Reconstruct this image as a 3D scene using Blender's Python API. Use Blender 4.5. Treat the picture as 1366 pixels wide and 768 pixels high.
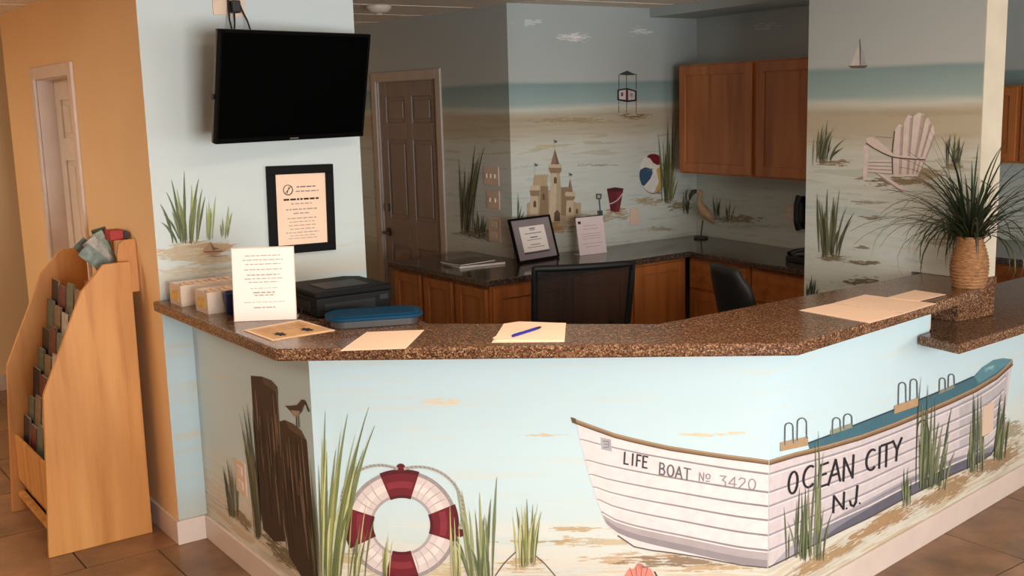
import bpy, bmesh, math, random
from mathutils import Vector, Matrix
random.seed(7)
scn = bpy.context.scene
COL = scn.collection
for o in list(bpy.data.objects): bpy.data.objects.remove(o)

# ------------------------------------------------------------------ camera
W0, H0, FPX = 1366, 768, 1453.0
CAM = Vector((0, 0, 1.87))
_a, _p, _r = math.radians(50) + 0.0695, -0.16986, -0.02767
FW = Vector((math.cos(_a)*math.cos(_p), math.sin(_a)*math.cos(_p), math.sin(_p)))
_rt = Vector((math.sin(_a), -math.cos(_a), 0)); _up = _rt.cross(FW)
RT = _rt*math.cos(_r) + _up*math.sin(_r); UP = -_rt*math.sin(_r) + _up*math.cos(_r)
cd = bpy.data.cameras.new('camera'); cam = bpy.data.objects.new('camera', cd); COL.objects.link(cam)
cd.sensor_width = 36; cd.lens = FPX/W0*36; cd.clip_start = .05; cd.clip_end = 100
M = Matrix((RT, UP, -FW)).transposed().to_4x4(); M.translation = CAM; cam.matrix_world = M
scn.camera = cam

# ------------------------------------------------------------------ world, daylight, exposure
w = bpy.data.worlds.new('world'); scn.world = w; w.use_nodes = True
w.node_tree.nodes['Background'].inputs[0].default_value = (.82, .92, 1, 1)
w.node_tree.nodes['Background'].inputs[1].default_value = 0.5
scn.view_settings.view_transform = 'Standard'; scn.view_settings.look = 'None'
scn.view_settings.exposure = 0.0; scn.view_settings.gamma = 1.0
def daylight(x, y, z, sx, sz, rot, power, col=(1, .985, .96)):
    l = bpy.data.lights.new('window_daylight', 'AREA'); l.shape = 'RECTANGLE'; l.size = sx; l.size_y = sz
    l.energy = power; l.color = col
    o = bpy.data.objects.new('window_daylight', l); COL.objects.link(o); o.location = (x, y, z); o.rotation_euler = rot
    return o
WIN_Y = -1.7
for x, pw in ((.9, 295), (3.5, 40), (5.9, 90)):          # three windows in the wall behind the camera
    daylight(x, WIN_Y-.16, 1.5, 1.9, 1.8, (math.radians(90), 0, 0), pw)

# ------------------------------------------------------------------ pixel helpers (photo pixel -> place on a known surface)
def pray(x, y): return FW + RT*((x-683)/FPX) - UP*((y-384)/FPX)
def onz(x, y, z):
    d = pray(x, y); return CAM + d*((z-CAM.z)/d.z)
def project(P):
    v = Vector(P)-CAM; k = v.dot(FW); return (683+FPX*v.dot(RT)/k, 384-FPX*v.dot(UP)/k)
class Plane:
    """vertical surface through plan points A-B; off = distance in front of it (towards the lobby)"""
    def __init__(s, A, B):
        s.A = Vector(A); s.B = Vector(B); t = (s.B-s.A).normalized(); s.t = t
        s.n = Vector((t.y, -t.x)); s.n = s.n if s.n.dot(s.A) < 0 else -s.n       # towards camera
    def at(s, x, y, off=0):
        d = pray(x, y); A = s.A + s.n*off
        k = s.n.dot(A)/s.n.dot(d.xy); return CAM + d*k
    def pt(s, t, z, off=0):
        q = s.A + s.t*t + s.n*off; return Vector((q.x, q.y, z))
    def tt(s, x, y):
        q = s.at(x, y); return (q.xy-s.A).dot(s.t)

# ------------------------------------------------------------------ materials
MATS = {}
def srgb(r, g, b):
    f = lambda c: (c/255/12.92 if c/255 <= .04045 else ((c/255+.055)/1.055)**2.4)
    return (f(r), f(g), f(b), 1)
class NT:
    def __init__(s, name):
        s.m = bpy.data.materials.new(name); s.m.use_nodes = True; s.t = s.m.node_tree; s.b = s.t.nodes['Principled BSDF']
        MATS[name] = s.m
    def n(s, typ, **kw):
        d = s.t.nodes.new(typ)
        for k, v in kw.items():
            if k.startswith('i_'): d.inputs[k[2:].replace('_', ' ')].default_value = v
            else: setattr(d, k, v)
        return d
    def l(s, a, b): s.t.links.new(a, b)
    def ramp(s, fac, stops, interp='LINEAR'):
        r = s.n('ShaderNodeValToRGB'); e = r.color_ramp.elements; r.color_ramp.interpolation = interp
        e[0].position, e[0].color = stops[0][0], stops[0][1]; e[1].position, e[1].color = stops[-1][0], stops[-1][1]
        for p_, c_ in stops[1:-1]:
            q = e.new(p_); q.color = c_
        s.l(fac, r.inputs[0]); return r.outputs[0]
    def noise(s, vec, scale, detail=3, rough=.5):
        q = s.n('ShaderNodeTexNoise'); q.inputs['Scale'].default_value = scale; q.inputs['Detail'].default_value = detail
        q.inputs['Roughness'].default_value = rough
        if vec is not None: s.l(vec, q.inputs['Vector'])
        return q.outputs[0]
    def mapping(s, vec, scale=(1, 1, 1), rot=(0, 0, 0)):
        q = s.n('ShaderNodeMapping'); q.inputs['Scale'].default_value = scale; q.inputs['Rotation'].default_value = rot
        s.l(vec, q.inputs['Vector']); return q.outputs[0]
    def mix(s, fac, a, b, mode='MIX'):
        q = s.n('ShaderNodeMix', data_type='RGBA', blend_type=mode)
        for sock, v in ((q.inputs[0], fac), (q.inputs[6], a), (q.inputs[7], b)):
            if hasattr(v, 'is_linked') or hasattr(v, 'links'): s.l(v, sock)
            else: sock.default_value = v
        return q.outputs[2]
    def math(s, op, a, b=0.0):
        q = s.n('ShaderNodeMath', operation=op)
        for sock, v in ((q.inputs[0], a), (q.inputs[1], b)):
            if hasattr(v, 'links'): s.l(v, sock)
            else: sock.default_value = v
        return q.outputs[0]
    def bump(s, h, st=.2, dist=.002):
        q = s.n('ShaderNodeBump'); q.inputs['Strength'].default_value = st; q.inputs['Distance'].default_value = dist
        s.l(h, q.inputs['Height']); s.l(q.outputs[0], s.b.inputs['Normal'])
    def col(s, c):
        if hasattr(c, 'links'): s.l(c, s.b.inputs['Base Color'])
        else: s.b.inputs['Base Color'].default_value = c
    def set(s, rough=.5, metal=0, **kw):
        s.b.inputs['Roughness'].default_value = rough; s.b.inputs['Metallic'].default_value = metal
        for k, v in kw.items(): s.b.inputs[k].default_value = v
        return s.m
def simple(name, c, rough=.5, metal=0, var=.06, scale=8, **kw):
    """one colour with a little procedural unevenness"""
    k = NT(name); tc = k.n('ShaderNodeTexCoord')
    nz = k.noise(tc.outputs['Object'], scale, 4)
    c = srgb(*c); dk = tuple(x*(1-var*2) for x in c[:3])+(1,); lt = tuple(min(1, x*(1+var)) for x in c[:3])+(1,)
    k.col(k.ramp(nz, [(.3, dk), (.7, lt)])); return k.set(rough, metal, **kw)
def pos_z(k):
    g = k.n('ShaderNodeNewGeometry'); s = k.n('ShaderNodeSeparateXYZ'); k.l(g.outputs['Position'], s.inputs[0]); return g.outputs['Position'], s.outputs[2]
def mural(name, z0, z1, stops, streaks, wob=.05):
    """painted wall: colour bands by height with long horizontal brush streaks"""
    k = NT(name); P, z = pos_z(k)
    nz = k.noise(k.mapping(P, (1.1, 1.1, 9)), 1.6, 4, .6)
    zz = k.math('ADD', z, k.math('MULTIPLY', k.math('SUBTRACT', nz, .5), wob))
    f = k.math('DIVIDE', k.math('SUBTRACT', zz, z0), z1-z0)
    base = k.ramp(f, [((a-z0)/(z1-z0), srgb(*c)) for a, c in stops])
    st = k.noise(k.mapping(P, (.9, .9, 13)), 2.3, 5, .62)
    for lo, hi, zlo, zhi, c, amt in streaks:
        m = k.ramp(st, [(lo, (0, 0, 0, 1)), (hi, (1, 1, 1, 1))])
        zm = k.ramp(k.math('DIVIDE', k.math('SUBTRACT', z, z0), z1-z0),
                    [(max(0, (zlo-z0)/(z1-z0)-.04), (0, 0, 0, 1)), ((zlo-z0)/(z1-z0)+.001, (1, 1, 1, 1)), ((zhi-z0)/(z1-z0), (1, 1, 1, 1)), (min(1, (zhi-z0)/(z1-z0)+.05), (0, 0, 0, 1))])
        base = k.mix(k.math('MULTIPLY', k.math('MULTIPLY', m, zm), amt), base, srgb(*c))
    k.col(base); k.bump(k.noise(P, 160, 2), .06, .001); return k.set(.62)
PALE = (205, 219, 220); SAND = (203, 187, 157)
mural('mural_beach', .8, 2.5, [(.8, (178, 176, 160)), (1.0, (196, 200, 190)), (1.3, (190, 203, 200)), (1.5, (192, 196, 182)), (1.62, (190, 180, 156)), (1.78, (184, 172, 148)),
      (1.815, (202, 203, 190)), (1.85, (156, 176, 172)), (1.965, (132, 156, 156)), (1.985, (180, 186, 183)), (2.5, (170, 180, 181))],
      [(.5, .66, .8, 1.75, (165, 150, 122), .55), (.42, .25, .9, 1.6, (214, 218, 210), .6)], .03)
mural('mural_counter', 0, 1.1, [(0, (188, 170, 138)), (.16, (205, 189, 160)), (.27, (214, 205, 184)), (.36, (208, 222, 220)), (.55, (202, 226, 232)), (1.1, (198, 225, 233))],
      [(.55, .68, .05, 1.0, (222, 214, 190), .28), (.45, .3, .08, .4, (222, 224, 216), .6), (.52, .62, 0, .22, (172, 146, 112), .5)], .12)
mural('mural_center', 0, 2.5, [(0, (190, 178, 150)), (.25, (184, 206, 214)), (1.08, (192, 212, 218)), (1.12, (208, 206, 194)), (1.24, (206, 216, 214)), (2.5, (200, 212, 214))],
      [(.52, .66, .3, 1.26, (208, 194, 164), .5)], .06)
k = NT('paint_brown'); P, z = pos_z(k); k.col(k.ramp(k.noise(P, 1.5, 4), [(.35, srgb(242, 204, 152)), (.7, srgb(248, 212, 162))])); k.bump(k.noise(P, 220, 2), .1, .001); k.set(.65)
simple('trim_white', (224, 206, 194), .4, var=.03)
simple('door_white', (236, 224, 212), .4, var=.03)
simple('door_taupe', (150, 132, 122), .42, var=.04)
simple('casing_taupe_lit', (196, 180, 168), .42, var=.04)  # lighter than the slab: the casing's lit edge put into its colour
simple('ceiling_tile', (240, 226, 208), .9, var=.05, scale=60)
simple('ceiling_grid', (190, 178, 164), .6)
simple('wall_plain', (140, 130, 118), .7)
simple('trim_cream', (206, 196, 174), .5, var=.04)
simple('white_plastic', (228, 214, 200), .35, var=.02)
simple('plate_cream', (226, 200, 178), .35, var=.02)
simple('black_plastic', (16, 16, 17), .35)
simple('tv_screen', (1, 1, 1), .5, var=.01, **{'Specular IOR Level': .03})
simple('tv_bezel', (3, 3, 3), .5, **{'Specular IOR Level': .08})
simple('grey_edge', (92, 94, 94), .35, .3)
simple('black_frame', (10, 9, 9), .7, **{'Specular IOR Level': .2})
simple('paper_peach', (255, 220, 192), .8, var=.015)
simple('paper_white', (252, 242, 234), .8, var=.01)
simple('paper_pink', (232, 214, 214), .8, var=.01)
simple('paper_tan', (226, 178, 122), .7, var=.05, scale=20)
simple('mat_grey', (150, 138, 140), .8)
simple('ink', (120, 105, 105), .8); simple('ink_light', (186, 160, 150), .8); simple('ink_dark', (40, 32, 34), .8)
simple('ink_blue', (30, 40, 150), .3)
simple('printer_grey', (24, 25, 26), .55, **{'Specular IOR Level': .12}); simple('printer_dark', (12, 13, 14), .5); simple('printer_lid', (18, 19, 20), .55, **{'Specular IOR Level': .1})
simple('tub_blue', (10, 58, 86), .6, **{'Specular IOR Level': .15}); simple('cup_blue', (30, 52, 110), .35)
simple('office_black', (18, 20, 21), .55); simple('steel', (150, 150, 150), .3, .9); simple('brass_dark', (90, 74, 60), .3, .9)
simple('screw', (170, 165, 158), .35, .8)
simple('magazine_cover', (120, 112, 100), .5, var=.3, scale=12)
simple('heron_wood', (186, 152, 116), .6, var=.12, scale=20); simple('heron_dark', (66, 58, 50), .6)
simple('leaf_dark', (30, 42, 24), .45, var=.25, scale=6); simple('leaf_green', (50, 66, 34), .45, var=.2, scale=6); simple('leaf_yellow', (120, 122, 48), .5, var=.2)
simple('soil', (50, 38, 28), .95, var=.2, scale=60)
simple('red_card', (176, 40, 36), .5); simple('detector_white', (220, 205, 190), .4)
simple('carpet_dark', (70, 58, 48), .95, var=.2, scale=120)
for nm, c in (('b_white', (176, 170, 160)), ('b_teal', (70, 88, 82)), ('b_blue', (44, 54, 74)), ('b_green', (92, 104, 86)), ('b_dark', (34, 32, 32)), ('b_tan', (126, 102, 74)), ('b_red', (100, 38, 34))):  # brochure tones darkened, shade inside the rack put into the colour
    simple('brochure_'+nm[2:], c, .4, var=.22, scale=30)
k = NT('clear_plastic'); tc = k.n('ShaderNodeTexCoord'); k.col(k.ramp(k.noise(tc.outputs['Object'], 9), [(.3, srgb(226, 205, 186)), (.7, srgb(238, 220, 202))])); k.set(.25, Alpha=.8)
simple('leaf_grey', (120, 136, 128), .45, var=.25, scale=30); simple('leaf_pale', (156, 166, 146), .45, var=.25, scale=30)
simple('label_yellow', (226, 182, 84), .5, var=.15, scale=40)
simple('tub_body', (72, 70, 70), .5)
k = NT('glass'); k.col((1, 1, 1, 1)); k.set(.05, Alpha=.06)
def wood(name, c1, c2, c3, sc=1.0, rough=.4, axis='Z'):
    k = NT(name); tc = k.n('ShaderNodeTexCoord')
    s = {'Z': (9, 9, .7), 'X': (.7, 9, 9), 'Y': (9, .7, 9)}[axis]
    v = k.mapping(tc.outputs['Object'], tuple(a*sc for a in s))
    n1 = k.noise(v, 1.4, 5, .6); n2 = k.noise(k.mapping(tc.outputs['Object'], tuple(a*sc*6 for a in s)), 2, 2)
    wv = k.n('ShaderNodeTexWave', wave_type='RINGS', bands_direction='Z' if axis != 'Z' else 'X'); wv.inputs['Scale'].default_value = .55; wv.inputs['Distortion'].default_value = 5; wv.inputs['Detail'].default_value = 3
    k.l(v, wv.inputs['Vector'])
    base = k.ramp(n1, [(.3, srgb(*c1)), (.5, srgb(*c2)), (.72, srgb(*c3))])
    base = k.mix(k.math('MULTIPLY', wv.outputs['Fac'], .4), base, srgb(*c1))
    base = k.mix(k.math('MULTIPLY', n2, .18), base, srgb(*c1))
    k.col(base); k.bump(n2, .08, .001); return k.set(rough)
wood('oak_stand', (178, 112, 52), (220, 156, 86), (230, 170, 102), .8, .42)
wood('oak_cabinet', (148, 82, 38), (186, 112, 56), (200, 126, 68), 1.0, .38)
wood('oak_cabinet_h', (148, 82, 38), (186, 112, 56), (200, 126, 68), 1.0, .38, 'Y')
k = NT('granite'); g = k.n('ShaderNodeNewGeometry'); P = g.outputs['Position']
vo = k.n('ShaderNodeTexVoronoi'); vo.inputs['Scale'].default_value = 230; k.l(P, vo.inputs['Vector'])
sp = k.n('ShaderNodeSeparateColor'); k.l(vo.outputs['Color'], sp.inputs[0])
b1 = k.ramp(sp.outputs[0], [(0, srgb(40, 26, 18)), (.3, srgb(84, 58, 40)), (.6, srgb(116, 82, 58)), (.85, srgb(150, 114, 84)), (1, srgb(190, 154, 122))])
b2 = k.mix(k.math('MULTIPLY', k.noise(P, 5, 3), .4), b1, srgb(92, 58, 40))
k.col(b2); k.set(.2, **{'Specular IOR Level': .35})
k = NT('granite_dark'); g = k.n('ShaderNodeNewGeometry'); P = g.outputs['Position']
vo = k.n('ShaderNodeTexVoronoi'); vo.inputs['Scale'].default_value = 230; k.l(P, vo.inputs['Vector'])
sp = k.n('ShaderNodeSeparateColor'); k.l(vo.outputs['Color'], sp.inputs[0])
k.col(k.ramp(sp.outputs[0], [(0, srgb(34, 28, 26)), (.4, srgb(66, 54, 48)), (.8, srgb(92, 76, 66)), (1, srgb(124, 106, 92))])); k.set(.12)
k = NT('floor_tile'); g = k.n('ShaderNodeNewGeometry'); oi = k.n('ShaderNodeObjectInfo'); P = g.outputs['Position']
n1 = k.noise(k.mapping(P, (1, 1, 1)), 3.2, 5, .62)
b = k.ramp(n1, [(.3, srgb(98, 70, 48)), (.5, srgb(140, 102, 70)), (.72, srgb(176, 128, 88))])
k.col(k.mix(k.math('MULTIPLY', oi.outputs['Random'], .3), b, srgb(84, 66, 50))); k.bump(n1, .15, .002); k.set(.34)
simple('grout', (62, 50, 40), .9)
k = NT('wicker'); tc = k.n('ShaderNodeTexCoord'); n1 = k.noise(k.mapping(tc.outputs['Object'], (30, 30, 120)), 2, 3)
k.col(k.ramp(n1, [(.3, srgb(104, 68, 38)), (.5, srgb(144, 100, 60)), (.75, srgb(168, 124, 80))])); k.bump(n1, .5, .003); k.set(.7)
k = NT('mesh_fabric'); k.col(srgb(22, 19, 18)); k.set(.8, Alpha=.88)
# mural paint: colour stored on the painted shapes themselves, slightly broken up like brush work
k = NT('mural_paint'); at = k.n('ShaderNodeAttribute', attribute_name='Col'); g = k.n('ShaderNodeNewGeometry')
nz = k.noise(k.mapping(g.outputs['Position'], (9, 9, 9)), 3, 4)
k.col(k.mix(.6, at.outputs['Color'], k.ramp(nz, [(.3, (.86, .86, .86, 1)), (.7, (1.06, 1.06, 1.06, 1))]), 'MULTIPLY'))
dn = k.n('ShaderNodeMapRange'); k.l(k.noise(k.mapping(g.outputs['Position'], (7, 7, 60)), 2.2, 5, .65), dn.inputs[0])
for q_, v_ in ((1, .3), (2, .7), (3, .02), (4, .97)): dn.inputs[q_].default_value = v_
k.l(k.math('GREATER_THAN', at.outputs['Alpha'], dn.outputs[0]), k.b.inputs['Alpha']); k.set(.6)
k = NT('fill_panel'); k.col((1, .9, .75, 1)); k.b.inputs['Emission Color'].default_value = (1, .86, .70, 1); k.b.inputs['Emission Strength'].default_value = 12; k.set(.5)  # warm glow of the added ceiling fill panels

# ------------------------------------------------------------------ mesh building
class MB:
    def __init__(s): s.v = []; s.f = []
    def add(s, vs, fs, mat=None):
        o = len(s.v); s.v += [tuple(mat @ Vector(v)) if mat else tuple(v) for v in vs]; s.f += [tuple(i+o for i in f) for f in fs]; return s
    def box(s, x0, x1, y0, y1, z0, z1, mat=None):
        vs = [(x, y, z) for z in (z0, z1) for x, y in ((x0, y0), (x1, y0), (x1, y1), (x0, y1))]
        return s.add(vs, [(3, 2, 1, 0), (4, 5, 6, 7), (0, 1, 5, 4), (1, 2, 6, 5), (2, 3, 7, 6), (3, 0, 4, 7)], mat)
    def prism(s, poly, z0, z1, mat=None):
        n = len(poly); ar = sum(poly[i][0]*poly[(i+1) % n][1]-poly[(i+1) % n][0]*poly[i][1] for i in range(n))
        if ar < 0: poly = poly[::-1]
        vs = [(x, y, z0) for x, y in poly]+[(x, y, z1) for x, y in poly]
        return s.add(vs, [tuple(range(n))[::-1], tuple(range(n, 2*n))]+[(i, (i+1) % n, n+(i+1) % n, n+i) for i in range(n)], mat)
    def prismaxis(s, poly, a0, a1, f):
        """extrude polygon (u,v) from a0 to a1, f(u,v,a)->xyz"""
        n = len(poly); vs = [f(u, v, a0) for u, v in poly]+[f(u, v, a1) for u, v in poly]
        return s.add(vs, [tuple(range(n))[::-1], tuple(range(n, 2*n))]+[(i, (i+1) % n, n+(i+1) % n, n+i) for i in range(n)])
    def tube(s, pts, r, n=8, cap=True):
        pts = [Vector(q) for q in pts]; rs = r if isinstance(r, (list, tuple)) else [r]*len(pts); o = len(s.v); ref = None
        for i, q in enumerate(pts):
            t = (pts[min(i+1, len(pts)-1)]-pts[max(i-1, 0)]).normalized()
            if ref is None: ref = t.orthogonal().normalized()
            a = (ref-t*ref.dot(t)).normalized(); b = t.cross(a); ref = a
            for j in range(n):
                th = 2*math.pi*j/n; s.v.append(tuple(q+(a*math.cos(th)+b*math.sin(th))*rs[i]))
        for i in range(len(pts)-1):
            for j in range(n): s.f.append((o+i*n+j, o+i*n+(j+1) % n, o+(i+1)*n+(j+1) % n, o+(i+1)*n+j))
        if cap: s.f.append(tuple(o+j for j in range(n))[::-1]); s.f.append(tuple(o+(len(pts)-1)*n+j for j in range(n)))
        return s
    def lathe(s, prof, c=(0, 0, 0), n=24, sx=1, sy=1):
        o = len(s.v)
        for r, z in prof:
            for j in range(n):
                th = 2*math.pi*j/n; s.v.append((c[0]+r*sx*math.cos(th), c[1]+r*sy*math.sin(th), c[2]+z))
        for i in range(len(prof)-1):
            for j in range(n): s.f.append((o+i*n+j, o+i*n+(j+1) % n, o+(i+1)*n+(j+1) % n, o+(i+1)*n+j))
        s.f.append(tuple(o+j for j in range(n))[::-1]); s.f.append(tuple(o+(len(prof)-1)*n+j for j in range(n))); return s
    def mesh(s, name):
        m = bpy.data.meshes.new(name); m.from_pydata(s.v, [], s.f); m.update(); return m
    def build(s, name, mat, parent=None, bev=0, smooth=False, fix=True):
        m = s.mesh(name)
        if fix:
            b = bmesh.new(); b.from_mesh(m); bmesh.ops.recalc_face_normals(b, faces=b.faces); b.to_mesh(m); b.free()
        m.materials.append(MATS[mat])
        if smooth:
            for q in m.polygons: q.use_smooth = True
        o = bpy.data.objects.new(name, m); COL.objects.link(o)
        if parent: o.parent = parent
        if bev:
            bm_ = o.modifiers.new('bevel', 'BEVEL'); bm_.width = bev; bm_.segments = 2; bm_.limit_method = 'ANGLE'
        return o
def tag(o, label=None, cat=None, group=None, kind=None):
    for a, b in (('label', label), ('category', cat), ('group', group), ('kind', kind)):
        if b: o[a] = b
    return o
def thing(name, loc, rz=0, label=None, cat=None, group=None):
    o = bpy.data.objects.new(name, None); COL.objects.link(o); o.empty_display_size = .1
    o.location = loc; o.rotation_euler = (0, 0, rz); return tag(o, label, cat, group)
def struct(o, label=None): o['kind'] = 'structure'; return tag(o, label) if label else o
def rot2(t): return math.atan2(t.y, t.x)
def lerp(a, b, t): return a+(b-a)*t

# ------------------------------------------------------------------ plan
P0 = Vector((1.460, 4.526)); P1 = Vector((1.585, 4.524)); TVE = Vector((2.433, 4.510))
P2 = Vector((1.578, 3.373)); P3 = Vector((2.776, 2.362)); EE = Vector((3.879, 2.483))
P4 = Vector((3.924, 5.374)); DD = Vector((3.960, 7.9)); P5 = Vector((5.511, 5.366)); KK = Vector((5.300, 3.48))
CL = Vector((4.214, 3.382)); CR = Vector((4.182, 2.480))
ZC = 2.45; ZT = 1.085; ZU = 1.042; ZB = .914
RD = (EE-P3).normalized(); RN = Vector((RD.y, -RD.x))           # right counter face direction, outward normal
plTV = Plane(P0, TVE); plL = Plane(P1, P2); plF = Plane(P2, P3); plR = Plane(P3, EE); plC = Plane(P4, P5); plD = Plane(P4, DD); plK = Plane(P5, KK); plCol = Plane(CL, CR)
plB = Plane(P0, (1.46, 7.0))

def wall(name, pl, t0, t1, z0, z1, th, mat, openings=(), label=None):
    """wall slab, visible face on the plane, body behind it; openings = (t0,t1,z0,z1)"""
    mb = MB(); f = lambda t, o: (pl.A+pl.t*t+pl.n*o)
    def slab(a, b, za, zb):
        if b-a < 1e-4 or zb-za < 1e-4: return
        q = [f(a, 0), f(b, 0), f(b, -th), f(a, -th)]; mb.prism([(v.x, v.y) for v in q], za, zb)
    cur = t0
    for a, b, za, zb in sorted(openings):
        slab(cur, a, z0, z1); slab(a, b, z0, za); slab(a, b, zb, z1); cur = b
    slab(cur, t1, z0, z1)
    return struct(mb.build(name, mat), label)
def base_strip(name, pl, t0, t1, h=.108, th=.014, mat='trim_white'):
    mb = MB(); q = [pl.pt(t0, 0), pl.pt(t1, 0), pl.pt(t1, 0, th), pl.pt(t0, 0, th)]
    mb.prism([(v.x, v.y) for v in q], 0, h); return struct(mb.build(name, mat, bev=.003))

# ------------------------------------------------------------------ shell
X0, X1, Y0, Y1 = -3.4, 8.6, WIN_Y, 8.0
fl = struct(MB().box(X0-.2, X1+.2, Y0-.2, Y1+.2, -.1, -.008).build('floor', 'grout'))
TS = .6; tm = MB().box(-TS/2+.003, TS/2-.003, -TS/2+.003, TS/2-.003, -.008, 0).mesh('floor_tile'); tm.materials.append(MATS['floor_tile'])
OFF = Vector((.16, .03))
for i in range(-5, 15):
    for j in range(-3, 14):
        x = OFF.x+TS*i+(.3 if j % 2 else 0); y = OFF.y+TS*j
        if not (-1.9 < x < 6.6 and -.9 < y < 7.9): continue
        if x > 1.7 and y > 4.0: continue
        if y > 2.6 and x > 2.6: continue
        o = bpy.data.objects.new('floor_tile', tm); COL.objects.link(o); o.location = (x, y, 0); o.parent = fl
ce = struct(MB().box(X0-.2, X1+.2, Y0-.2, Y1+.2, ZC, ZC+.1).build('ceiling', 'ceiling_grid'))
cm = MB().box(-.595, .595, -.29, .29, -.006, 0).mesh('ceiling_tile'); cm.materials.append(MATS['ceiling_tile'])
for i in range(9):
    for j in range(18):
        x = X0+.7+1.22*i; y = Y0+.4+.61*j
        o = bpy.data.objects.new('ceiling_tile', cm); COL.objects.link(o); o.location = (x, y, ZC); o.parent = ce
# lobby shell behind and beside the camera
wins = [(x-.95-X0, x+.95-X0, .6, 2.2) for x in (.9, 3.5, 5.9)]
plRear = Plane((X0, Y0), (X1, Y0)); plRear.n = Vector((0, 1))
wall('wall_rear', plRear, 0, X1-X0, 0, ZC, .15, 'wall_plain', wins)
for i, x in enumerate((.9, 3.5, 5.9)):
    wdw = struct(bpy.data.objects.new('window_%d' % (i+1), None)); COL.objects.link(wdw); wdw.location = (x, Y0, .6)
    mb = MB()
    for a in (-.95, -.02, .91): mb.box(a, a+.04, -.1, -.04, 0, 1.6)
    mb.box(-.95, .95, -.1, -.04, 0, .04); mb.box(-.95, .95, -.1, -.04, 1.56, 1.6); mb.build('window_frame', 'trim_white', wdw)
    for a in (-.91, .02): MB().box(a, a+.89, -.075, -.07, .04, 1.56).build('pane', 'glass', wdw)
    MB().box(-1.0, 1.0, -.03, .1, -.03, 0).build('window_sill', 'trim_white', wdw)
struct(MB().box(X0-.15, X0, Y0, Y1, 0, ZC).build('wall_left', 'paint_brown'))
struct(MB().box(X1, X1+.15, Y0, Y1, 0, ZC).build('wall_right', 'wall_plain'))
struct(MB().box(X0, 3.9, Y1, Y1+.15, 0, ZC).build('wall_far', 'paint_brown'))
struct(MB().box(X0, 1.58, Y1-.014, Y1, 0, .108).build('baseboard_far', 'trim_white'))

# brown partition with a white panelled door
tA, tB = 5.60-P0.y, 6.28-P0.y
wall('wall_corridor', plB, 0, 7.0-P0.y, 0, ZC, .13, 'paint_brown', [(tA, tB, 0, 2.05)])
base_strip('baseboard_corridor', plB, -.014, tA-.07); base_strip('baseboard_corridor_far', plB, tB+.07, 7.0-P0.y)
def panel_door(name, pl, ta, tb, zt, depth, mat, matc, hinge_low=True, lever=None, casing=.065, thick=.035):
    d = struct(bpy.data.objects.new(name, None)); COL.objects.link(d)
    o = pl.pt(ta, 0); d.location = o; d.rotation_euler = (0, 0, rot2(pl.t)); sg = 1 if Vector((-pl.t.y, pl.t.x)).dot(pl.n) > 0 else -1
    wd = tb-ta; q = lambda y: y*sg
    def bx(mb, x0, x1, y0, y1, z0, z1): return mb.box(x0, x1, min(q(y0), q(y1)), max(q(y0), q(y1)), z0, z1)
    slab = MB(); st = .1; rails = [0, .22, .86, 1.06, 1.62, 1.74, zt-.1, zt]   # rails between panels
    bx(slab, .004, wd-.004, -depth-thick, -depth-.012, .006, zt-.004)
    sl = slab.build('door_slab', mat, d)
    fr = MB(); mid = wd/2
    for a, b in ((.004, st), (mid-st/2, mid+st/2), (wd-st, wd-.004)): bx(fr, a, b, -depth-.012, -depth, .006, zt-.004)
    for a, b in ((.006, .22), (.86, 1.06), (1.62, 1.74), (zt-.11, zt-.004)):
        for c, e in ((st, mid-st/2), (mid+st/2, wd-st)): bx(fr, c, e, -depth-.012, -depth, a, b)
    fr.build('door_frame', mat, d, bev=.004)
    for a, b in ((.22, .86), (1.06, 1.62), (1.74, zt-.11)):
        for c, e in ((st, mid-st/2), (mid+st/2, wd-st)):
            pm = MB(); bx(pm, c+.028, e-.028, -depth-.012, -depth-.003, a+.028, b-.028); pm.build('door_panel', mat, d, bev=.006)
    jb = MB(); bx(jb, -.012, .004, -.125, 0, 0, zt+.012); bx(jb, wd-.004, wd+.012, -.125, 0, 0, zt+.012); bx(jb, 0, wd, -.125, 0, zt-.004, zt+.012); jb.build('door_jamb', matc, d)
    cs = MB(); bx(cs, -casing, 0, 0, .016, 0, zt+casing); bx(cs, wd, wd+casing, 0, .016, 0, zt+casing); bx(cs, 0, wd, 0, .016, zt, zt+casing); cs.build('door_casing', matc, d, bev=.004)
    if lever:
        x = lever
        h = MB(); yy = q(-depth); h.tube([(x, yy, .95), (x, yy+q(.012), .95)], .03, 16); h.tube([(x, yy+q(.01), .95), (x, yy+q(.05), .95), (x-.1*(1 if x > wd/2 else -1), yy+q(.055), .95)], .009, 8); h.build('lever_handle', 'brass_dark', d)
        h = MB(); h.tube([(x, yy, 1.13), (x, yy+q(.018), 1.13)], .03, 16); h.build('deadbolt', 'steel', d)
    return d
dr = panel_door('door_1', plB, tA, tB, 2.05, .085, 'door_white', 'trim_white')
sgn = MB(); a = plB.at(103, 190, -.083); sgn.box(-.001, .001, -.03, .03, -.05, .05); so = sgn.build('door_sign', 'red_card', None); so.location = (0, 0, 0)
so.parent = dr; so.matrix_parent_inverse = Matrix.Identity(4)
so.location = (.3, -.083, 1.62); so.rotation_euler = (0, 0, math.radians(90))

# centre partition carrying the television
wall('wall_center', plTV, 0, (TVE-P0).length, 0, ZC, .13, 'mural_center', label='pale blue painted partition with dune grass above the counter')
base_strip('baseboard_center', plTV, -.014, .125)

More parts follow.
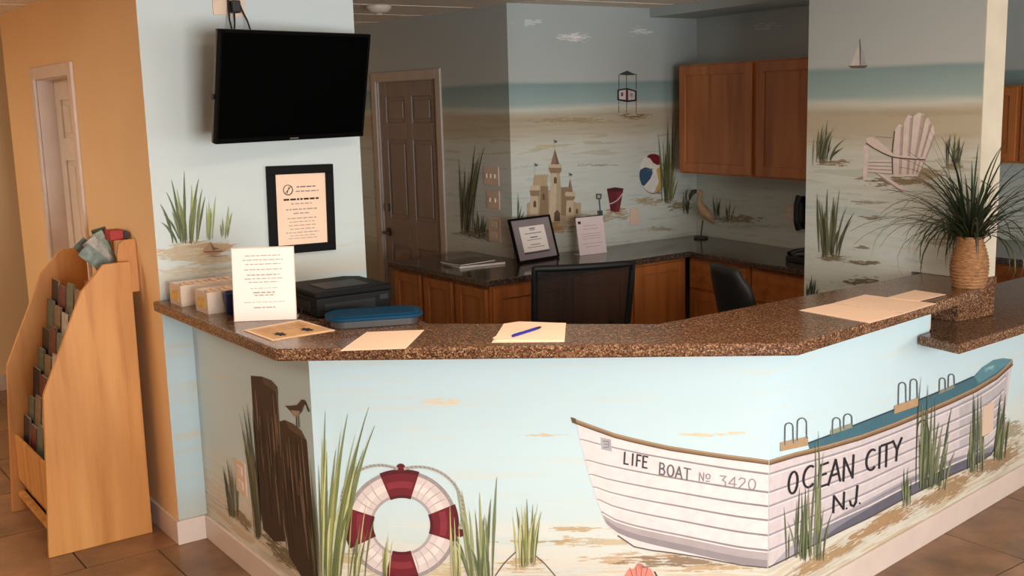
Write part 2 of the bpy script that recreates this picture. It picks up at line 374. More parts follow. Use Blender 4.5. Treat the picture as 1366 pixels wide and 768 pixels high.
# back office walls
tDa = plD.tt(592, 300); tDa = 6.20-P4.y; tDb = 7.02-P4.y
wall('wall_side', plD, 0.0, DD.y-P4.y, 0, ZC, .13, 'mural_beach', [(tDa, tDb, 0, 2.03)])
door2 = panel_door('door_2', plD, tDa, tDb, 2.03, .012, 'door_taupe', 'casing_taupe_lit', lever=(tDb-tDa)-.07)
wall('wall_back', plC, 0.0, (P5-P4).length+.2, 0, ZC, .13, 'mural_beach', label='beach mural wall with painted sea and sand castle')
wall('wall_cabinet', plK, -.05, (KK-P5).length, 0, ZC, .13, 'mural_beach')
struct(MB().prism([(5.08, 5.37), (5.52, 5.37), (5.31, 3.5), (4.87, 3.5)], 2.385, ZC).build('ceiling_soffit', 'mural_beach'))
wall('wall_column', plCol, 0, (CR-CL).length, 0, ZC, .14, 'mural_beach', [(.60, (CR-CL).length-.0001, 0, ZT+.001)], label='beach mural wall stub with painted white chair')
ced = MB(); q0 = CR+Vector((.0, -.004)); struct(ced.prism([(q0.x, q0.y), (q0.x+.14, q0.y-.005), (q0.x+.14, q0.y), (q0.x, q0.y+.004)], ZT+.001, ZC).build('trim_1', 'trim_cream'))
struct(MB().box(6.62, 6.75, .8, 5.2, 0, ZC).build('wall_kitchenette', 'mural_beach'))

# counter knee walls
wall('wall_counter_left', plL, 0, (P2-P1).length, 0, ZU-.001, .12, 'mural_counter', label='left counter face painted with wooden pilings')
wall('wall_counter_front', plF, 0, (P3-P2).length, 0, ZU-.001, .12, 'mural_counter', label='front counter face painted with a life ring and boat bow')
lenE = (EE-P3).length
wk = MB(); f = lambda t, o: (P3+RD*t-RN*o)
def kslab(a, b, z1):
    q = [f(a, 0), f(b, 0), f(b, .12), f(a, .12)]; wk.prism([(v.x, v.y) for v in q], 0, z1)
kslab(0, lenE, ZU-.001); kslab(lenE, 2.9, .872)
struct(wk.build('wall_counter_right', 'mural_counter'), 'right counter face painted with the boat stern and lettering')
e0 = f(lenE+.0005, .002); e1 = f(lenE+.012, .002); e2 = f(lenE+.012, .118); e3 = f(lenE+.0005, .118)
struct(MB().prism([(v.x, v.y) for v in (e0, e1, e2, e3)], .916, ZU).build('trim_2', 'trim_white'))
base_strip('baseboard_counter_left', plL, 0, (P2-P1).length+.006); base_strip('baseboard_counter_front', plF, -.006, (P3-P2).length+.006); base_strip('baseboard_counter_right', plR, 0, 2.9)

# ------------------------------------------------------------------ counters
def offset_poly(pts, o):
    out = []; ns = []
    for a, b in zip(pts, pts[1:]):
        t = (b-a).normalized(); n = Vector((t.y, -t.x)); ns.append(n if n.dot(a) < 0 else -n)
    out.append(pts[0]+ns[0]*o)
    for i in range(1, len(pts)-1):
        n1, n2 = ns[i-1], ns[i]; c1 = n1.dot(pts[i])+o; c2 = n2.dot(pts[i])+o; dt = n1.x*n2.y-n1.y*n2.x
        out.append(Vector(((c1*n2.y-c2*n1.y)/dt, (n1.x*c2-n2.x*c1)/dt)))
    out.append(pts[-1]+ns[-1]*o); return out
OV = .15
fo = offset_poly([P1, P2, P3, EE], OV)
fo[0] = Vector((P0.x-.035, P0.y-.004))
endX = fo[2]+RD*1.26
main = [fo[0], fo[1], fo[2], endX, endX+RD*.10+Vector((0, .04)), Vector((4.178, 2.50)), Vector((4.190, 2.735)), Vector((2.62, 2.735)), Vector((2.03, 3.31)), Vector((2.10, 3.66)), Vector((2.16, 4.506))]
ct = MB().prism([(v.x, v.y) for v in main], ZU, ZT).build('countertop', 'granite', bev=.008)
tag(ct, 'speckled brown granite top of the raised reception counter', 'countertop')
MB().prism([(4.10, 2.50), (4.335, 2.475), (4.335, 2.74), (4.10, 2.725)], ZB+.001, ZU).build('end_support', 'granite', ct)
MB().prism([(4.192, 2.478), (4.335, 2.47), (4.335, 2.74), (4.192, 2.735)], ZU, ZT).build('end_block', 'granite', ct)
lowp = [(3.895, 2.470), (3.765, 2.455), (3.735, 2.262), (4.20, 2.285), (5.65, 2.43), (5.65, 2.92), (4.34, 2.86), (3.95, 2.74), (3.897, 2.61)]
lc = MB().prism(lowp, .874, ZB).build('lower_countertop', 'granite', bev=.008)
tag(lc, 'lower granite counter section beside the raised counter end', 'countertop')

# back counters on oak base cabinets
d1 = .585; d2 = .615
Yc = P4.y-d1
Kt = plK.t; Kn = plK.n
def kp(t, o): v = P5+Kt*t+Kn*o; return (v.x, v.y)
kI = kp(.58, d1)
backp = [(P4.x-d2, 5.86), (P4.x-d2, Yc), (kI[0], Yc), kp(1.86, d1), kp(1.86, .004), (P5.x-.006, P5.y-.006), (P4.x-.004, P4.y-.004), (P4.x-.002, 5.86)]
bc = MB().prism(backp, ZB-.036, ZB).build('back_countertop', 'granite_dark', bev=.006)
tag(bc, 'dark granite worktop wrapping the mural corner in back office', 'countertop')
def cabinet(name, loc, rz, wd, dp, zt, label, layout, z0=0.0, group=None, kick=True):
    """local: x along the front, y=0 at the front face, body towards +y.  layout = list of (x0,x1,z0,z1,kind)"""
    t = thing(name, loc, rz, label, 'cabinet', group)
    b = MB().box(0.001, wd-.001, .02, dp, z0+(.09 if kick else 0), zt)
    if kick: b.box(.001, wd-.001, .07, dp, 0, .09)
    b.build('body', 'oak_cabinet', t)
    for x0, x1, za, zb, kd in layout:
        e = .055
        m = MB().box(x0, x1, 0, .02, za, zb) if kd == 'drawer' else MB()
        if kd == 'door':
            m.box(x0, x0+e, 0, .02, za, zb); m.box(x1-e, x1, 0, .02, za, zb); m.box(x0+e, x1-e, 0, .02, za, za+e); m.box(x0+e, x1-e, 0, .02, zb-e, zb)
        o = m.build(kd, 'oak_cabinet' if kd == 'door' else 'oak_cabinet_h', t, bev=.003)
        if kd == 'door':
            MB().box(x0+e, x1-e, .009, .02, za+e, zb-e).build('door_panel', 'oak_cabinet', o)
    return t
zc = ZB-.036
xs0 = P4.x-.02; cwid = (kI[0]-xs0)/2
G = 'oak base cabinets under the mural wall worktop'
for i in range(2):
    cabinet('base_cabinet', (xs0+cwid*i+.004, Yc+.022, 0), 0, cwid-.006, .52, zc, ['oak base cabinet below the pink notice, behind mesh chair', 'oak base cabinet beside the inner corner of the worktop'][i], [(.03, cwid-.036, .12, zc-.02, 'door')], group=G)
L = 5.84-Yc-.022; n = 3; wd = L/n
for i in range(n):
    t = cabinet('base_cabinet', (P4.x-d2+.022, 5.84-wd*i, 0), -math.pi/2, wd-.004, .56, zc, ['shaded oak base cabinet nearest the panelled office door', 'shaded oak base cabinet between two others by office door', 'oak base cabinet at the outer corner with a framed end panel'][i],
            [(.02, wd-.024, .12, zc-.02, 'door')], group='shaded cabinets by the office door')
    if i == 2:
        m = MB(); e = .06; x = wd-.004
        for a, b, za, zb in ((.03, .03+e, .12, zc-.02), (.55-e, .55, .12, zc-.02), (.03+e, .55-e, .12, .12+e), (.03+e, .55-e, zc-.02-e, zc-.02)): m.box(x, x+.016, a, b, za, zb)
        m.build('end_panel', 'oak_cabinet', t, bev=.003)
kz = math.atan2(Kt.y, Kt.x)
for i, (ta, tb) in enumerate(((.60, 1.16), (1.17, 1.85))):
    o = kp(ta, d1-.022); wd = tb-ta-.006
    lay = [(.02, wd-.02, zc-.19, zc-.02, 'drawer')] + ([(.02, wd-.02, .12, zc-.21, 'door')] if i == 0 else [(.02, wd-.02, .42, zc-.21, 'drawer'), (.02, wd-.02, .12, .40, 'drawer')])
    cabinet('drawer_cabinet', (o[0], o[1], 0), kz, wd, .53, zc, ['oak cabinet with one drawer over a door under right worktop', 'oak cabinet with three stacked drawers beside the mural column'][i], lay)
# wall cabinet
o = kp(.2, .32); wdc = 1.5
uc = thing('wall_cabinet', (o[0], o[1], 1.37), kz, 'oak wall cabinet with two framed doors above the worktop', 'cabinet')
MB().box(0, wdc, .02, .316, 0, .70).build('body', 'oak_cabinet', uc)
for x0, x1 in ((.012, .70), (.745, 1.44)):
    e = .06; m = MB(); m.box(x0, x0+e, 0, .02, .012, .69); m.box(x1-e, x1, 0, .02, .012, .69); m.box(x0+e, x1-e, 0, .02, .012, .072); m.box(x0+e, x1-e, 0, .02, .63, .69)
    dd = m.build('door', 'oak_cabinet', uc, bev=.003); MB().box(x0+e, x1-e, .01, .02, .072, .63).build('door_panel', 'oak_cabinet', dd)
# kitchenette seen past the column
kt = thing('kitchenette_base_cabinet', (5.9, 5.0, 0), -math.pi/2, 'oak base cabinet run in the room beyond the mural column', 'cabinet')
MB().box(0, 3.0, .02, .71, .0, zc).build('body', 'oak_cabinet', kt)
for i in range(6):
    m = MB().box(.5*i+.02, .5*i+.48, 0, .02, .68, zc-.015).build('drawer', 'oak_cabinet_h', kt, bev=.003)
    m = MB().box(.5*i+.02, .5*i+.48, 0, .02, .1, .66).build('door', 'oak_cabinet', kt, bev=.003)
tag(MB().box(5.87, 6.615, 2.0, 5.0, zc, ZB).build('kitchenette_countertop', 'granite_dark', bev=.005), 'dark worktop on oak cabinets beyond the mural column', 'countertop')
ku = thing('kitchenette_wall_cabinet', (6.30, 5.0, 1.42), -math.pi/2, 'oak wall cabinet hung in the room beyond the mural column', 'cabinet')
MB().box(0, 3.0, .02, .315, 0, .46).build('body', 'oak_cabinet', ku)
for i in range(6):
    x0, x1 = .5*i+.015, .5*i+.485; e = .05; m = MB(); m.box(x0, x0+e, 0, .02, .01, .45); m.box(x1-e, x1, 0, .02, .01, .45); m.box(x0+e, x1-e, 0, .02, .01, .06); m.box(x0+e, x1-e, 0, .02, .4, .45)
    dd = m.build('door', 'oak_cabinet', ku, bev=.003); MB().box(x0+e, x1-e, .01, .02, .06, .40).build('door_panel', 'oak_cabinet', dd)

# ------------------------------------------------------------------ murals (flat paint on the walls)
def wobj(n): return bpy.data.objects[n]
def cornx(P, y):
    a = project((P.x, P.y, .2)); b = project((P.x, P.y, 1.9)); return a[0]+(y-a[1])/(b[1]-a[1])*(b[0]-a[0])
class Paint:
    def __init__(s, name, pl, parent, label=None):
        s.name, s.pl, s.parent, s.label = name, pl, parent, label; s.v = []; s.f = []; s.c = []; s.k = 0
        s.b0 = .0004+(.0034 if 'grass' in name else .0026 if 'letter' in name or 'cleat' in name or 'piper' in name else 0 if ('dune' in name or 'painted_sand' == name) else .0008)
    def W(s, x, y, off):
        q = s.pl.at(x, y, off); L = 2.88 if s.pl is plR else (s.pl.B-s.pl.A).length; t = (q.xy-s.pl.A).dot(s.pl.t)
        if .001 <= t <= L-.001: return tuple(q)
        return tuple(s.pl.pt(max(.001, min(L-.001, t)), q.z, off))
    def nxt(s): s.k += 1; return s.b0+.00001*s.k
    def poly(s, pts, col, alpha=1.0, col2=None, layer=None):
        off = s.nxt(); o = len(s.v)
        for i, q in enumerate(pts): s.v.append(s.W(q[0], q[1], off))
        s.f.append(tuple(range(o, o+len(pts)))); c = srgb(*col)[:3]+(alpha,); s.c.append([c]*len(pts)); return s
    def strip(s, pts, ws, c1, c2=None, a1=1, a2=1):
        """brush stroke along px points with per-point half width"""
        off = s.nxt(); o = len(s.v); n = len(pts); c1 = srgb(*c1); c2 = srgb(*(c2)) if c2 else c1; cols = []
        for i, q in enumerate(pts):
            a = pts[max(i-1, 0)]; b = pts[min(i+1, n-1)]; dx, dy = b[0]-a[0], b[1]-a[1]; L = math.hypot(dx, dy) or 1
            nx, ny = -dy/L*ws[i], dx/L*ws[i]; t = i/(n-1)
            s.v.append(s.W(q[0]+nx, q[1]+ny, off)); s.v.append(s.W(q[0]-nx, q[1]-ny, off))
            c = tuple(lerp(c1[j], c2[j], t) for j in range(3))+(lerp(a1, a2, t),); cols.append(c)
        for i in range(n-1):
            s.f.append((o+2*i, o+2*i+1, o+2*i+3, o+2*i+2)); s.c.append([cols[i], cols[i], cols[i+1], cols[i+1]])
        return s
    def curve(s, a, m, b, w1, w2, c1, c2=None, n=9, mid=None, a1=1, a2=1):
        pts = []; ws = []
        for i in range(n):
            t = i/(n-1); pts.append(((1-t)**2*a[0]+2*t*(1-t)*m[0]+t*t*b[0], (1-t)**2*a[1]+2*t*(1-t)*m[1]+t*t*b[1]))
            ws.append(lerp(w1, w2, t) if mid is None else (lerp(w1, mid, t*2) if t < .5 else lerp(mid, w2, t*2-1)))
        return s.strip(pts, ws, c1, c2, a1, a2)
    def line(s, pts, w, c, a=1): return s.strip(pts, [w]*len(pts), c, None, a, a)
    def spline(s, pts, w, c, n=6, a=1, w2=None):
        """Catmull-Rom through px points"""
        P = [pts[0]]+list(pts)+[pts[-1]]; out = []
        for i in range(1, len(P)-2):
            for j in range(n):
                t = j/n; q = []
                for k in (0, 1):
                    p0, p1, p2, p3 = P[i-1][k], P[i][k], P[i+1][k], P[i+2][k]
                    q.append(.5*((2*p1)+(-p0+p2)*t+(2*p0-5*p1+4*p2-p3)*t*t+(-p0+3*p1-3*p2+p3)*t**3))
                out.append(tuple(q))
        out.append(pts[-1]); m = len(out)
        return s.strip(out, [w if w2 is None else lerp(w, w2, i/(m-1)) for i in range(m)], c, None, a, a)
    def smudge(s, cx, cy, rx, ry, col, a=.7, n=18, rot=0, inner=.35):
        off = s.nxt(); o = len(s.v); c = srgb(*col)[:3]
        ct, st = math.cos(rot), math.sin(rot); a = min(.96, a*1.12); rings = [(0, a), (inner, a*.92), (.7, a*.45), (1, 0)]
        s.v.append(s.W(cx, cy, off))
        for r, al in rings[1:]:
            for j in range(n):
                th = 2*math.pi*j/n; k = 1+.12*math.sin(3*th+cx)+.08*math.sin(5*th+cy); u, v = rx*r*k*math.cos(th), ry*r*k*math.sin(th)
                s.v.append(s.W(cx+u*ct-v*st, cy+u*st+v*ct, off))
        C = lambda al: c+(al,)
        for j in range(n): s.f.append((o, o+1+j, o+1+(j+1) % n)); s.c.append([C(a), C(rings[1][1]), C(rings[1][1])])
        for r in range(2):
            b0 = o+1+r*n; b1 = b0+n
            for j in range(n): s.f.append((b0+j, b1+j, b1+(j+1) % n, b0+(j+1) % n)); s.c.append([C(rings[r+1][1]), C(rings[r+2][1]), C(rings[r+2][1]), C(rings[r+1][1])])
        return s
    def ell(s, cx, cy, rx, ry, col, rot=0, n=28, a=1):
        ct, st = math.cos(rot), math.sin(rot)
        return s.poly([(cx+rx*math.cos(t)*ct-ry*math.sin(t)*st, cy+rx*math.cos(t)*st+ry*math.sin(t)*ct) for t in [2*math.pi*j/n for j in range(n)]], col, a)
    def grass(s, bx, by, spread, tips, w=2.0, cols=((92, 104, 58), (134, 146, 86), (70, 84, 46)), extra=0, tipc=None):
        rnd = random.Random(int(bx*7+by)); n = len(tips)
        tl = list(tips)
        for _ in range(int(extra*1.7)):
            a = rnd.choice(tips); b = rnd.choice(tips); t = rnd.random(); h = .45+.5*rnd.random()
            tx, ty = lerp(a[0], b[0], t), lerp(a[1], b[1], t); tl.append((lerp(bx, tx, .6+.4*rnd.random()), lerp(by, ty, h)))
        xs = sorted(q[0] for q in tl); lo, hi = xs[0], xs[-1]+1e-3
        for i, (tx, ty) in enumerate(tl):
            u = (tx-lo)/(hi-lo)-.5; b = (bx+spread*u*1.05+rnd.uniform(-1, 1)*spread*.15, by+rnd.uniform(-4, 4)); c = rnd.choice(cols)
            m = (lerp(b[0], tx, .28)+rnd.uniform(-1.5, 1.5), lerp(b[1], ty, .62)); lt = tuple(min(255, int(q*1.15+8)) for q in c) if tipc is None else tipc
            w_ = w*(.5+.35*rnd.random()); s.curve(b, m, (tx, ty), w_*.3, w_*.1, c, lt, mid=w_)
        return s
    def build(s):
        m = bpy.data.meshes.new(s.name); m.from_pydata(s.v, [], s.f); at = m.color_attributes.new('Col', 'FLOAT_COLOR', 'CORNER'); i = 0
        for cs in s.c:
            for c in cs: at.data[i].color = c; i += 1
        m.materials.append(MATS['mural_paint']); m.update(); o = bpy.data.objects.new(s.name, m); COL.objects.link(o); o.parent = s.parent
        if s.label: o['label'] = s.label
        return o
GR_BR = ((140, 142, 88), (176, 174, 124), (108, 114, 66), (92, 100, 58)); GR_DK = ((76, 80, 58), (102, 104, 76), (56, 60, 44))
# centre wall: dune grass and shell
W_ = wobj('wall_center')
p = Paint('painted_dune', plTV, W_, 'painted sand dune with a small shell')
p.smudge(262, 338, 90, 22, (196, 180, 150), .75).smudge(285, 330, 40, 14, (186, 160, 124), .75).smudge(250, 362, 80, 12, (204, 196, 176), .6).smudge(300, 358, 70, 14, (198, 186, 160), .5)
p.smudge(290, 340, 26, 5, (140, 106, 84), .5)
p.poly([(270, 334), (281, 322), (287, 330), (300, 334), (287, 340), (277, 340)], (176, 140, 112)).poly([(280, 323), (286, 330), (293, 331), (284, 334)], (120, 88, 70)).line([(272, 336), (297, 335)], .7, (110, 80, 64)).build()
p = Paint('painted_grass', plTV, W_, 'painted green dune grass, three clumps')
p.grass(248, 322, 26, [(214, 272), (222, 256), (229, 240), (236, 252), (246, 229), (256, 247), (265, 239), (270, 252), (274, 262), (218, 285), (262, 262)], 2.6, ((98, 108, 60), (138, 144, 88), (72, 84, 46)), 8)
p.grass(280, 316, 6, [(276, 273), (288, 261), (283, 282), (279, 268)], 2.0, ((110, 124, 66), (140, 150, 86)), 2)
p.grass(300, 314, 8, [(297, 291), (305, 275), (310, 283), (294, 299)], 1.8, ((120, 130, 72), (150, 156, 96)), 2).build()
# left counter face: pilings, sandpiper, grass
W_ = wobj('wall_counter_left')
cx2 = lambda y: min(cornx(P2, y)-1, 9999)
p = Paint('painted_pilings', plL, W_, 'two dark weathered wooden pilings')
p.smudge(380, 740, 60, 14, (128, 116, 92), .7, rot=.7).smudge(320, 690, 30, 10, (150, 132, 100), .7, rot=.7)
A1 = [(334.5, 501), (349, 502), (362, 507), (370, 516), (372, 559), (376, 640), (381, 722), (366, 722), (351, 706), (346, 660), (342, 626), (338, 560)]
A2 = [(372, 562), (380, 560), (391, 565), (402, 574), (409, 588), (414, 650), (421, 720), (min(424, cx2(772)), 772), (404, 772), (386, 742), (380, 700), (376, 640)]
p.poly(A1, (62, 48, 38)).poly(A2, (66, 52, 40)).poly([(349, 502), (362, 507), (370, 516), (371, 526), (362, 518), (352, 512)], (96, 78, 64)).poly([(380, 560), (391, 565), (402, 574), (409, 588), (398, 580), (386, 572)], (104, 86, 68))
rn = random.Random(4)
for i in range(26):
    t = rn.random(); x0 = lerp(340, 370, t); y0 = rn.uniform(515, 640); L = rn.uniform(40, 120); c = rn.choice([(104, 86, 70), (40, 30, 24), (132, 114, 96), (50, 38, 30)])
    p.curve((x0, y0), (x0+L*.05, y0+L/2), (x0+L*.06+1, min(y0+L, 700)), .3, .3, c, mid=.9)
    x0 = lerp(377, 405, t); y0 = rn.uniform(582, 680); p.curve((x0, y0), (x0+L*.04, y0+L/2), (x0+L*.08+1, min(y0+L, 745)), .3, .3, c, mid=.9)
p.build()
p = Paint('painted_sandpiper', plL, W_, 'small brown sandpiper on a piling')
p.poly([(380, 541), (388, 541), (396, 540), (402, 533), (406, 533), (408, 537), (405, 541), (402, 549), (396, 555), (391, 554), (387, 548)], (82, 66, 54)).poly([(388, 547), (400, 548), (397, 555), (391, 555)], (186, 170, 150))
p.line([(407, 536), (412, 549)], .9, (50, 40, 34)).line([(395, 555), (396, 570)], .6, (60, 48, 40)).line([(398, 554), (399, 570)], .5, (60, 48, 40)).build()
p = Paint('painted_grass', plL, W_, 'painted dark marsh grass beside pilings')
p.grass(311, 688, 9, [(297, 622), (302, 612), (307, 618), (314, 620), (299, 640)], 1.7, GR_DK, 4)
p.grass(343, 716, 7, [(319, 551), (324, 543), (329, 537), (336, 546), (331, 560), (323, 575)], 2.0, GR_DK, 8)
p.grass(421, 772, 5, [(413, 610), (416, 640), (418, 660), (410, 680)], 1.4, GR_DK, 3).build()
# front counter face
W_ = wobj('wall_counter_front'); FX0 = lambda y: cornx(P2, y)+1; FX1 = lambda y: cornx(P3, y)
p = Paint('painted_sand', plF, W_, 'painted sand with tan streaks')
for a in ((470, 745, 60, 16, (200, 180, 140)), (560, 760, 120, 20, (206, 190, 156)), (702, 752, 46, 16, (196, 172, 132)), (800, 722, 110, 10, (206, 190, 160)), (770, 705, 60, 6, (196, 176, 140)), (860, 745, 120, 14, (204, 178, 146)), (950, 757, 90, 10, (196, 170, 134)), (720, 722, 80, 5, (190, 168, 130)),
          (940, 580, 60, 5, (222, 206, 176)), (900, 640, 1, 1, SAND), (590, 535, 50, 6, (226, 214, 188)), (720, 580, 50, 3, (214, 200, 170)), (985, 578, 30, 5, (224, 206, 172)), (770, 762, 60, 6, (214, 220, 214))): p.smudge(*a, .6)
p.build()
p = Paint('painted_life_ring', plF, W_, 'white life ring with maroon bands and rope')
RC = (536, 700)
def ring(t, r): return (RC[0]+math.cos(t)*lerp(39, 75, r), RC[1]-math.sin(t)*lerp(37, 73, r))
def arc(p, t0, t1, r0, r1, col, n=14):
    ts = [lerp(t0, t1, i/n) for i in range(n+1)]; p.poly([ring(t, r1) for t in ts]+[ring(t, r0) for t in ts[::-1]], col)
for i in range(4): arc(p, i*math.pi/2, (i+1)*math.pi/2, 0, 1, (222, 208, 204))
for i in range(4):
    for r0, r1, c in ((0, .1, (176, 166, 166)), (.86, 1.0, (160, 150, 150)), (.35, .6, (236, 224, 218))): arc(p, i*math.pi/2+.02, (i+1)*math.pi/2-.02, r0, r1, c)
D_ = math.radians
for t in (128, 140, 150, 216, 228, 240, 250, 290, 302, 314, 326, 32, 42, 52, 62):
    p.curve(ring(D_(t), .04), ring(D_(t+4), .5), ring(D_(t-2), .97), .3, .3, (186, 174, 172), mid=.8)
for t0, t1 in ((72, 113), (162, 205), (-18, 22), (-108, -72)):
    arc(p, D_(t0), D_(t1), -.03, 1.04, (112, 26, 38)); arc(p, D_(t0+3), D_(t1-3), .35, .6, (138, 46, 58)); arc(p, D_(t0), D_(t1), .88, 1.04, (84, 16, 28)); arc(p, D_(t0), D_(t1), -.03, .08, (84, 16, 28))
for t, s_ in ((91, 6), (177, 6), (-8, 6)):
    q = ring(D_(t), 1.1); p.ell(q[0], q[1], s_, s_*.9, (100, 22, 34))
# rope
for t0, t1, b in ((94, 174, 16), (-4, 88, 12)):
    pts = []
    for i in range(25):
        u = i/24; t = D_(lerp(t0, t1, u)); rr = 1.05+math.sin(math.pi*u)*b/34; pts.append(ring(t, rr))
    p.strip(pts, [1.9]*25, (176, 172, 164))
    for i in range(1, 24, 1):
        a = pts[i]; q = pts[i-1]; p.line([(a[0]-1.6, a[1]-1.2), (a[0]+1.4, a[1]+1.6)], .35, (96, 92, 88))
p.build()
p = Paint('painted_shell', plF, W_, 'coral pink painted seashell')
p.poly([(832, 769), (838, 759), (846, 758), (850, 751), (857, 752), (862, 757), (868, 758), (872, 766), (874, 775), (850, 782), (834, 776)], (222, 142, 128))
for x in (840, 848, 856, 864): p.line([(x, 757), (lerp(x, 853, .5), 776)], .6, (178, 92, 84))
p.line([(873, 762), (878, 772)], 1.2, (90, 74, 72)).build()
p = Paint('painted_grass', plF, W_, 'painted beach grass around the life ring')
p.grass(442, 778, 24, [(434, 549), (464, 552), (492, 543), (500, 568), (425, 620), (455, 575), (474, 580), (430, 585), (448, 600), (485, 600)], 3.0, GR_BR, 10)
p.grass(470, 775, 30, [(490, 665), (500, 690), (459, 660), (480, 700)], 1.6, GR_BR, 5)
p.grass(516, 775, 8, [(518, 712), (524, 720), (512, 728)], 1.5, GR_BR, 3)
p.grass(640, 778, 34, [(607, 641), (616, 654), (640, 657), (663, 636), (655, 665), (626, 680), (648, 690), (600, 700)], 2.6, ((104, 114, 76), (140, 146, 102), (80, 92, 60)), 9)
p.grass(608, 775, 10, [(600, 670), (606, 690), (612, 700)], 1.6, GR_BR, 4)
p.grass(702, 754, 20, [(689, 676), (703, 665), (718, 671), (723, 682), (684, 689), (696, 672), (711, 672)], 1.8, GR_BR, 12).build()
p = Paint('painted_rope_fence', plF, W_, 'thin dark painted rope on sand')
p.spline([(658, 772), (672, 752), (688, 736)], .8, (96, 92, 84)).spline([(713, 740), (727, 752), (744, 772)], .8, (96, 92, 84)).build()
# boat, bow half on the front face
HULL = (230, 222, 222); LINE = (164, 155, 160); GUN = (142, 112, 82); GUND = (98, 74, 52)
p = Paint('painted_boat', plF, W_, 'white painted lifeboat bow with wooden gunwale')
cx = FX1
gun = [(763, 557), (790, 567), (821, 578), (845, 584), (869, 589.5), (895, 595), (921, 599), (947, 603), (972, 606.5), (1000, 610), (cx(614), 613.5)]
left = [(769, 566), (775, 592), (782, 620), (789, 643), (795, 662), (802, 682), (808, 697)]
bot = [(808, 697), (824, 714), (846, 729), (870, 734), (895, 737), (934, 743), (965, 749), (992, 754), (cx(757), 757)]
p.smudge(900, 748, 110, 12, (150, 128, 104), .6)
p.poly(left+bot[1:]+[(x, y+4) for x, y in gun[::-1]][:-1], HULL)
# shadowed bilge
def hull_pt(u, v):      # u along (0 bow .. 1 corner), v down from gunwale
    def samp(L, t):
        t = max(0, min(.9999, t))*(len(L)-1); i = int(t); return (lerp(L[i][0], L[i+1][0], t-i), lerp(L[i][1], L[i+1][1], t-i))
    g_ = samp(gun, u); b_ = samp(bot, u); l_ = samp(left, v)
    x = lerp(g_[0], b_[0], v); y = lerp(g_[1], b_[1], v); k = (1-u)**2
    return (lerp(x, l_[0], k), lerp(y, l_[1], k))
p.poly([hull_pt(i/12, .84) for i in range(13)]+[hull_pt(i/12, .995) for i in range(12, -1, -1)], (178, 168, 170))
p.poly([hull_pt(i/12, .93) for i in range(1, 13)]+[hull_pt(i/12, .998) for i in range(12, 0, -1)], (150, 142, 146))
for v in (.13, .30, .43, .56, .70, .84):
    pts = [hull_pt(i/20, v) for i in range(21)]; p.strip(pts, [.7+.7*i/20 for i in range(21)], LINE, (140, 132, 138)); p.strip([(x, y+2.2) for x, y in pts], [.9]*21, (238, 228, 222))
p.poly(gun+[(x, y+6) for x, y in gun[::-1]], GUN); p.strip([(x, y+5.6) for x, y in gun], [.9]*len(gun), GUND); p.strip([(x, y+1.3) for x, y in gun], [.7]*len(gun), (176, 148, 112))
p.poly([(761, 556), (768, 558), (769, 566), (763, 563)], GUND); p.line(bot[1:], .9, (96, 84, 82))
p.poly([(801, 583), (815, 586), (816, 602), (802, 599)], (176, 174, 178)); p.line([(804, 588), (812, 589), (812, 596), (805, 597)], .8, (130, 130, 140)).line([(805, 592), (812, 593)], .6, (140, 140, 150))
p.build()
# hand-lettering as brush strokes, unit-box letters (x right, y down)
def oval(cx, cy, rx, ry, a0=0, a1=360, n=14): return [(cx+rx*math.cos(D_(lerp(a0, a1, i/n))), cy+ry*math.sin(D_(lerp(a0, a1, i/n)))) for i in range(n+1)]
LET = {'L': [[(.1, 0), (.1, 1), (.9, 1)]], 'I': [[(.5, 0), (.5, 1)]], 'F': [[(.1, 1), (.1, 0), (.9, 0)], [(.1, .48), (.75, .48)]], 'E': [[(.95, 0), (.1, 0), (.1, 1), (.95, 1)], [(.1, .48), (.8, .48)]],
       'B': [[(.1, 0), (.1, 1)], [(.1, 0), (.6, .02), (.78, .2), (.62, .44), (.1, .48)], [(.1, .48), (.7, .52), (.9, .74), (.7, .98), (.1, 1)]], 'O': [oval(.5, .5, .48, .5)], 'A': [[(0, 1), (.5, 0), (1, 1)], [(.2, .64), (.8, .64)]],
       'T': [[(0, 0), (1, 0)], [(.5, 0), (.5, 1)]], 'N': [[(.05, 1), (.05, 0), (.95, 1), (.95, 0)]], '3': [[(.08, .02), (.9, .02), (.45, .4), (.85, .55), (.88, .85), (.5, 1), (.05, .9)]], '4': [[(.75, 1), (.75, 0), (.0, .68), (1, .68)]],
       '2': [[(.05, .2), (.3, 0), (.8, .05), (.85, .35), (.05, 1), (1, 1)]], '0': [oval(.5, .5, .46, .5)], 'C': [oval(.58, .5, .55, .5, -50, -310)], 'Y': [[(0, 0), (.5, .5), (1, 0)], [(.5, .5), (.45, 1)]], 'J': [[(.75, 0), (.72, .8), (.5, 1), (.2, .95), (.05, .75)]], '.': [[(.4, .93), (.6, 1)]], 'o': [oval(.5, .4, .45, .3), [(.1, .98), (.9, .98)]]}
def letter(p, ch, tl, tr, bl, w, c, a=1):
    for st in LET[ch]:
        pts = []
        for x, y in st: pts.append((tl[0]+(tr[0]-tl[0])*x+(bl[0]-tl[0])*y, tl[1]+(tr[1]-tl[1])*x+(bl[1]-tl[1])*y))
        if len(pts) > 9: p.strip(pts, [w]*len(pts), c, None, a, a); continue
        for u, v in zip(pts, pts[1:]):
            L = math.hypot(v[0]-u[0], v[1]-u[1]) or 1; ex, ey = (v[0]-u[0])/L*w*.7, (v[1]-u[1])/L*w*.7
            p.strip([(u[0]-ex, u[1]-ey), (v[0]+ex, v[1]+ey)], [w, w*.9], c, None, a, a)
p = Paint('painted_lettering', plF, W_, 'grey lettering LIFE BOAT No 3420')
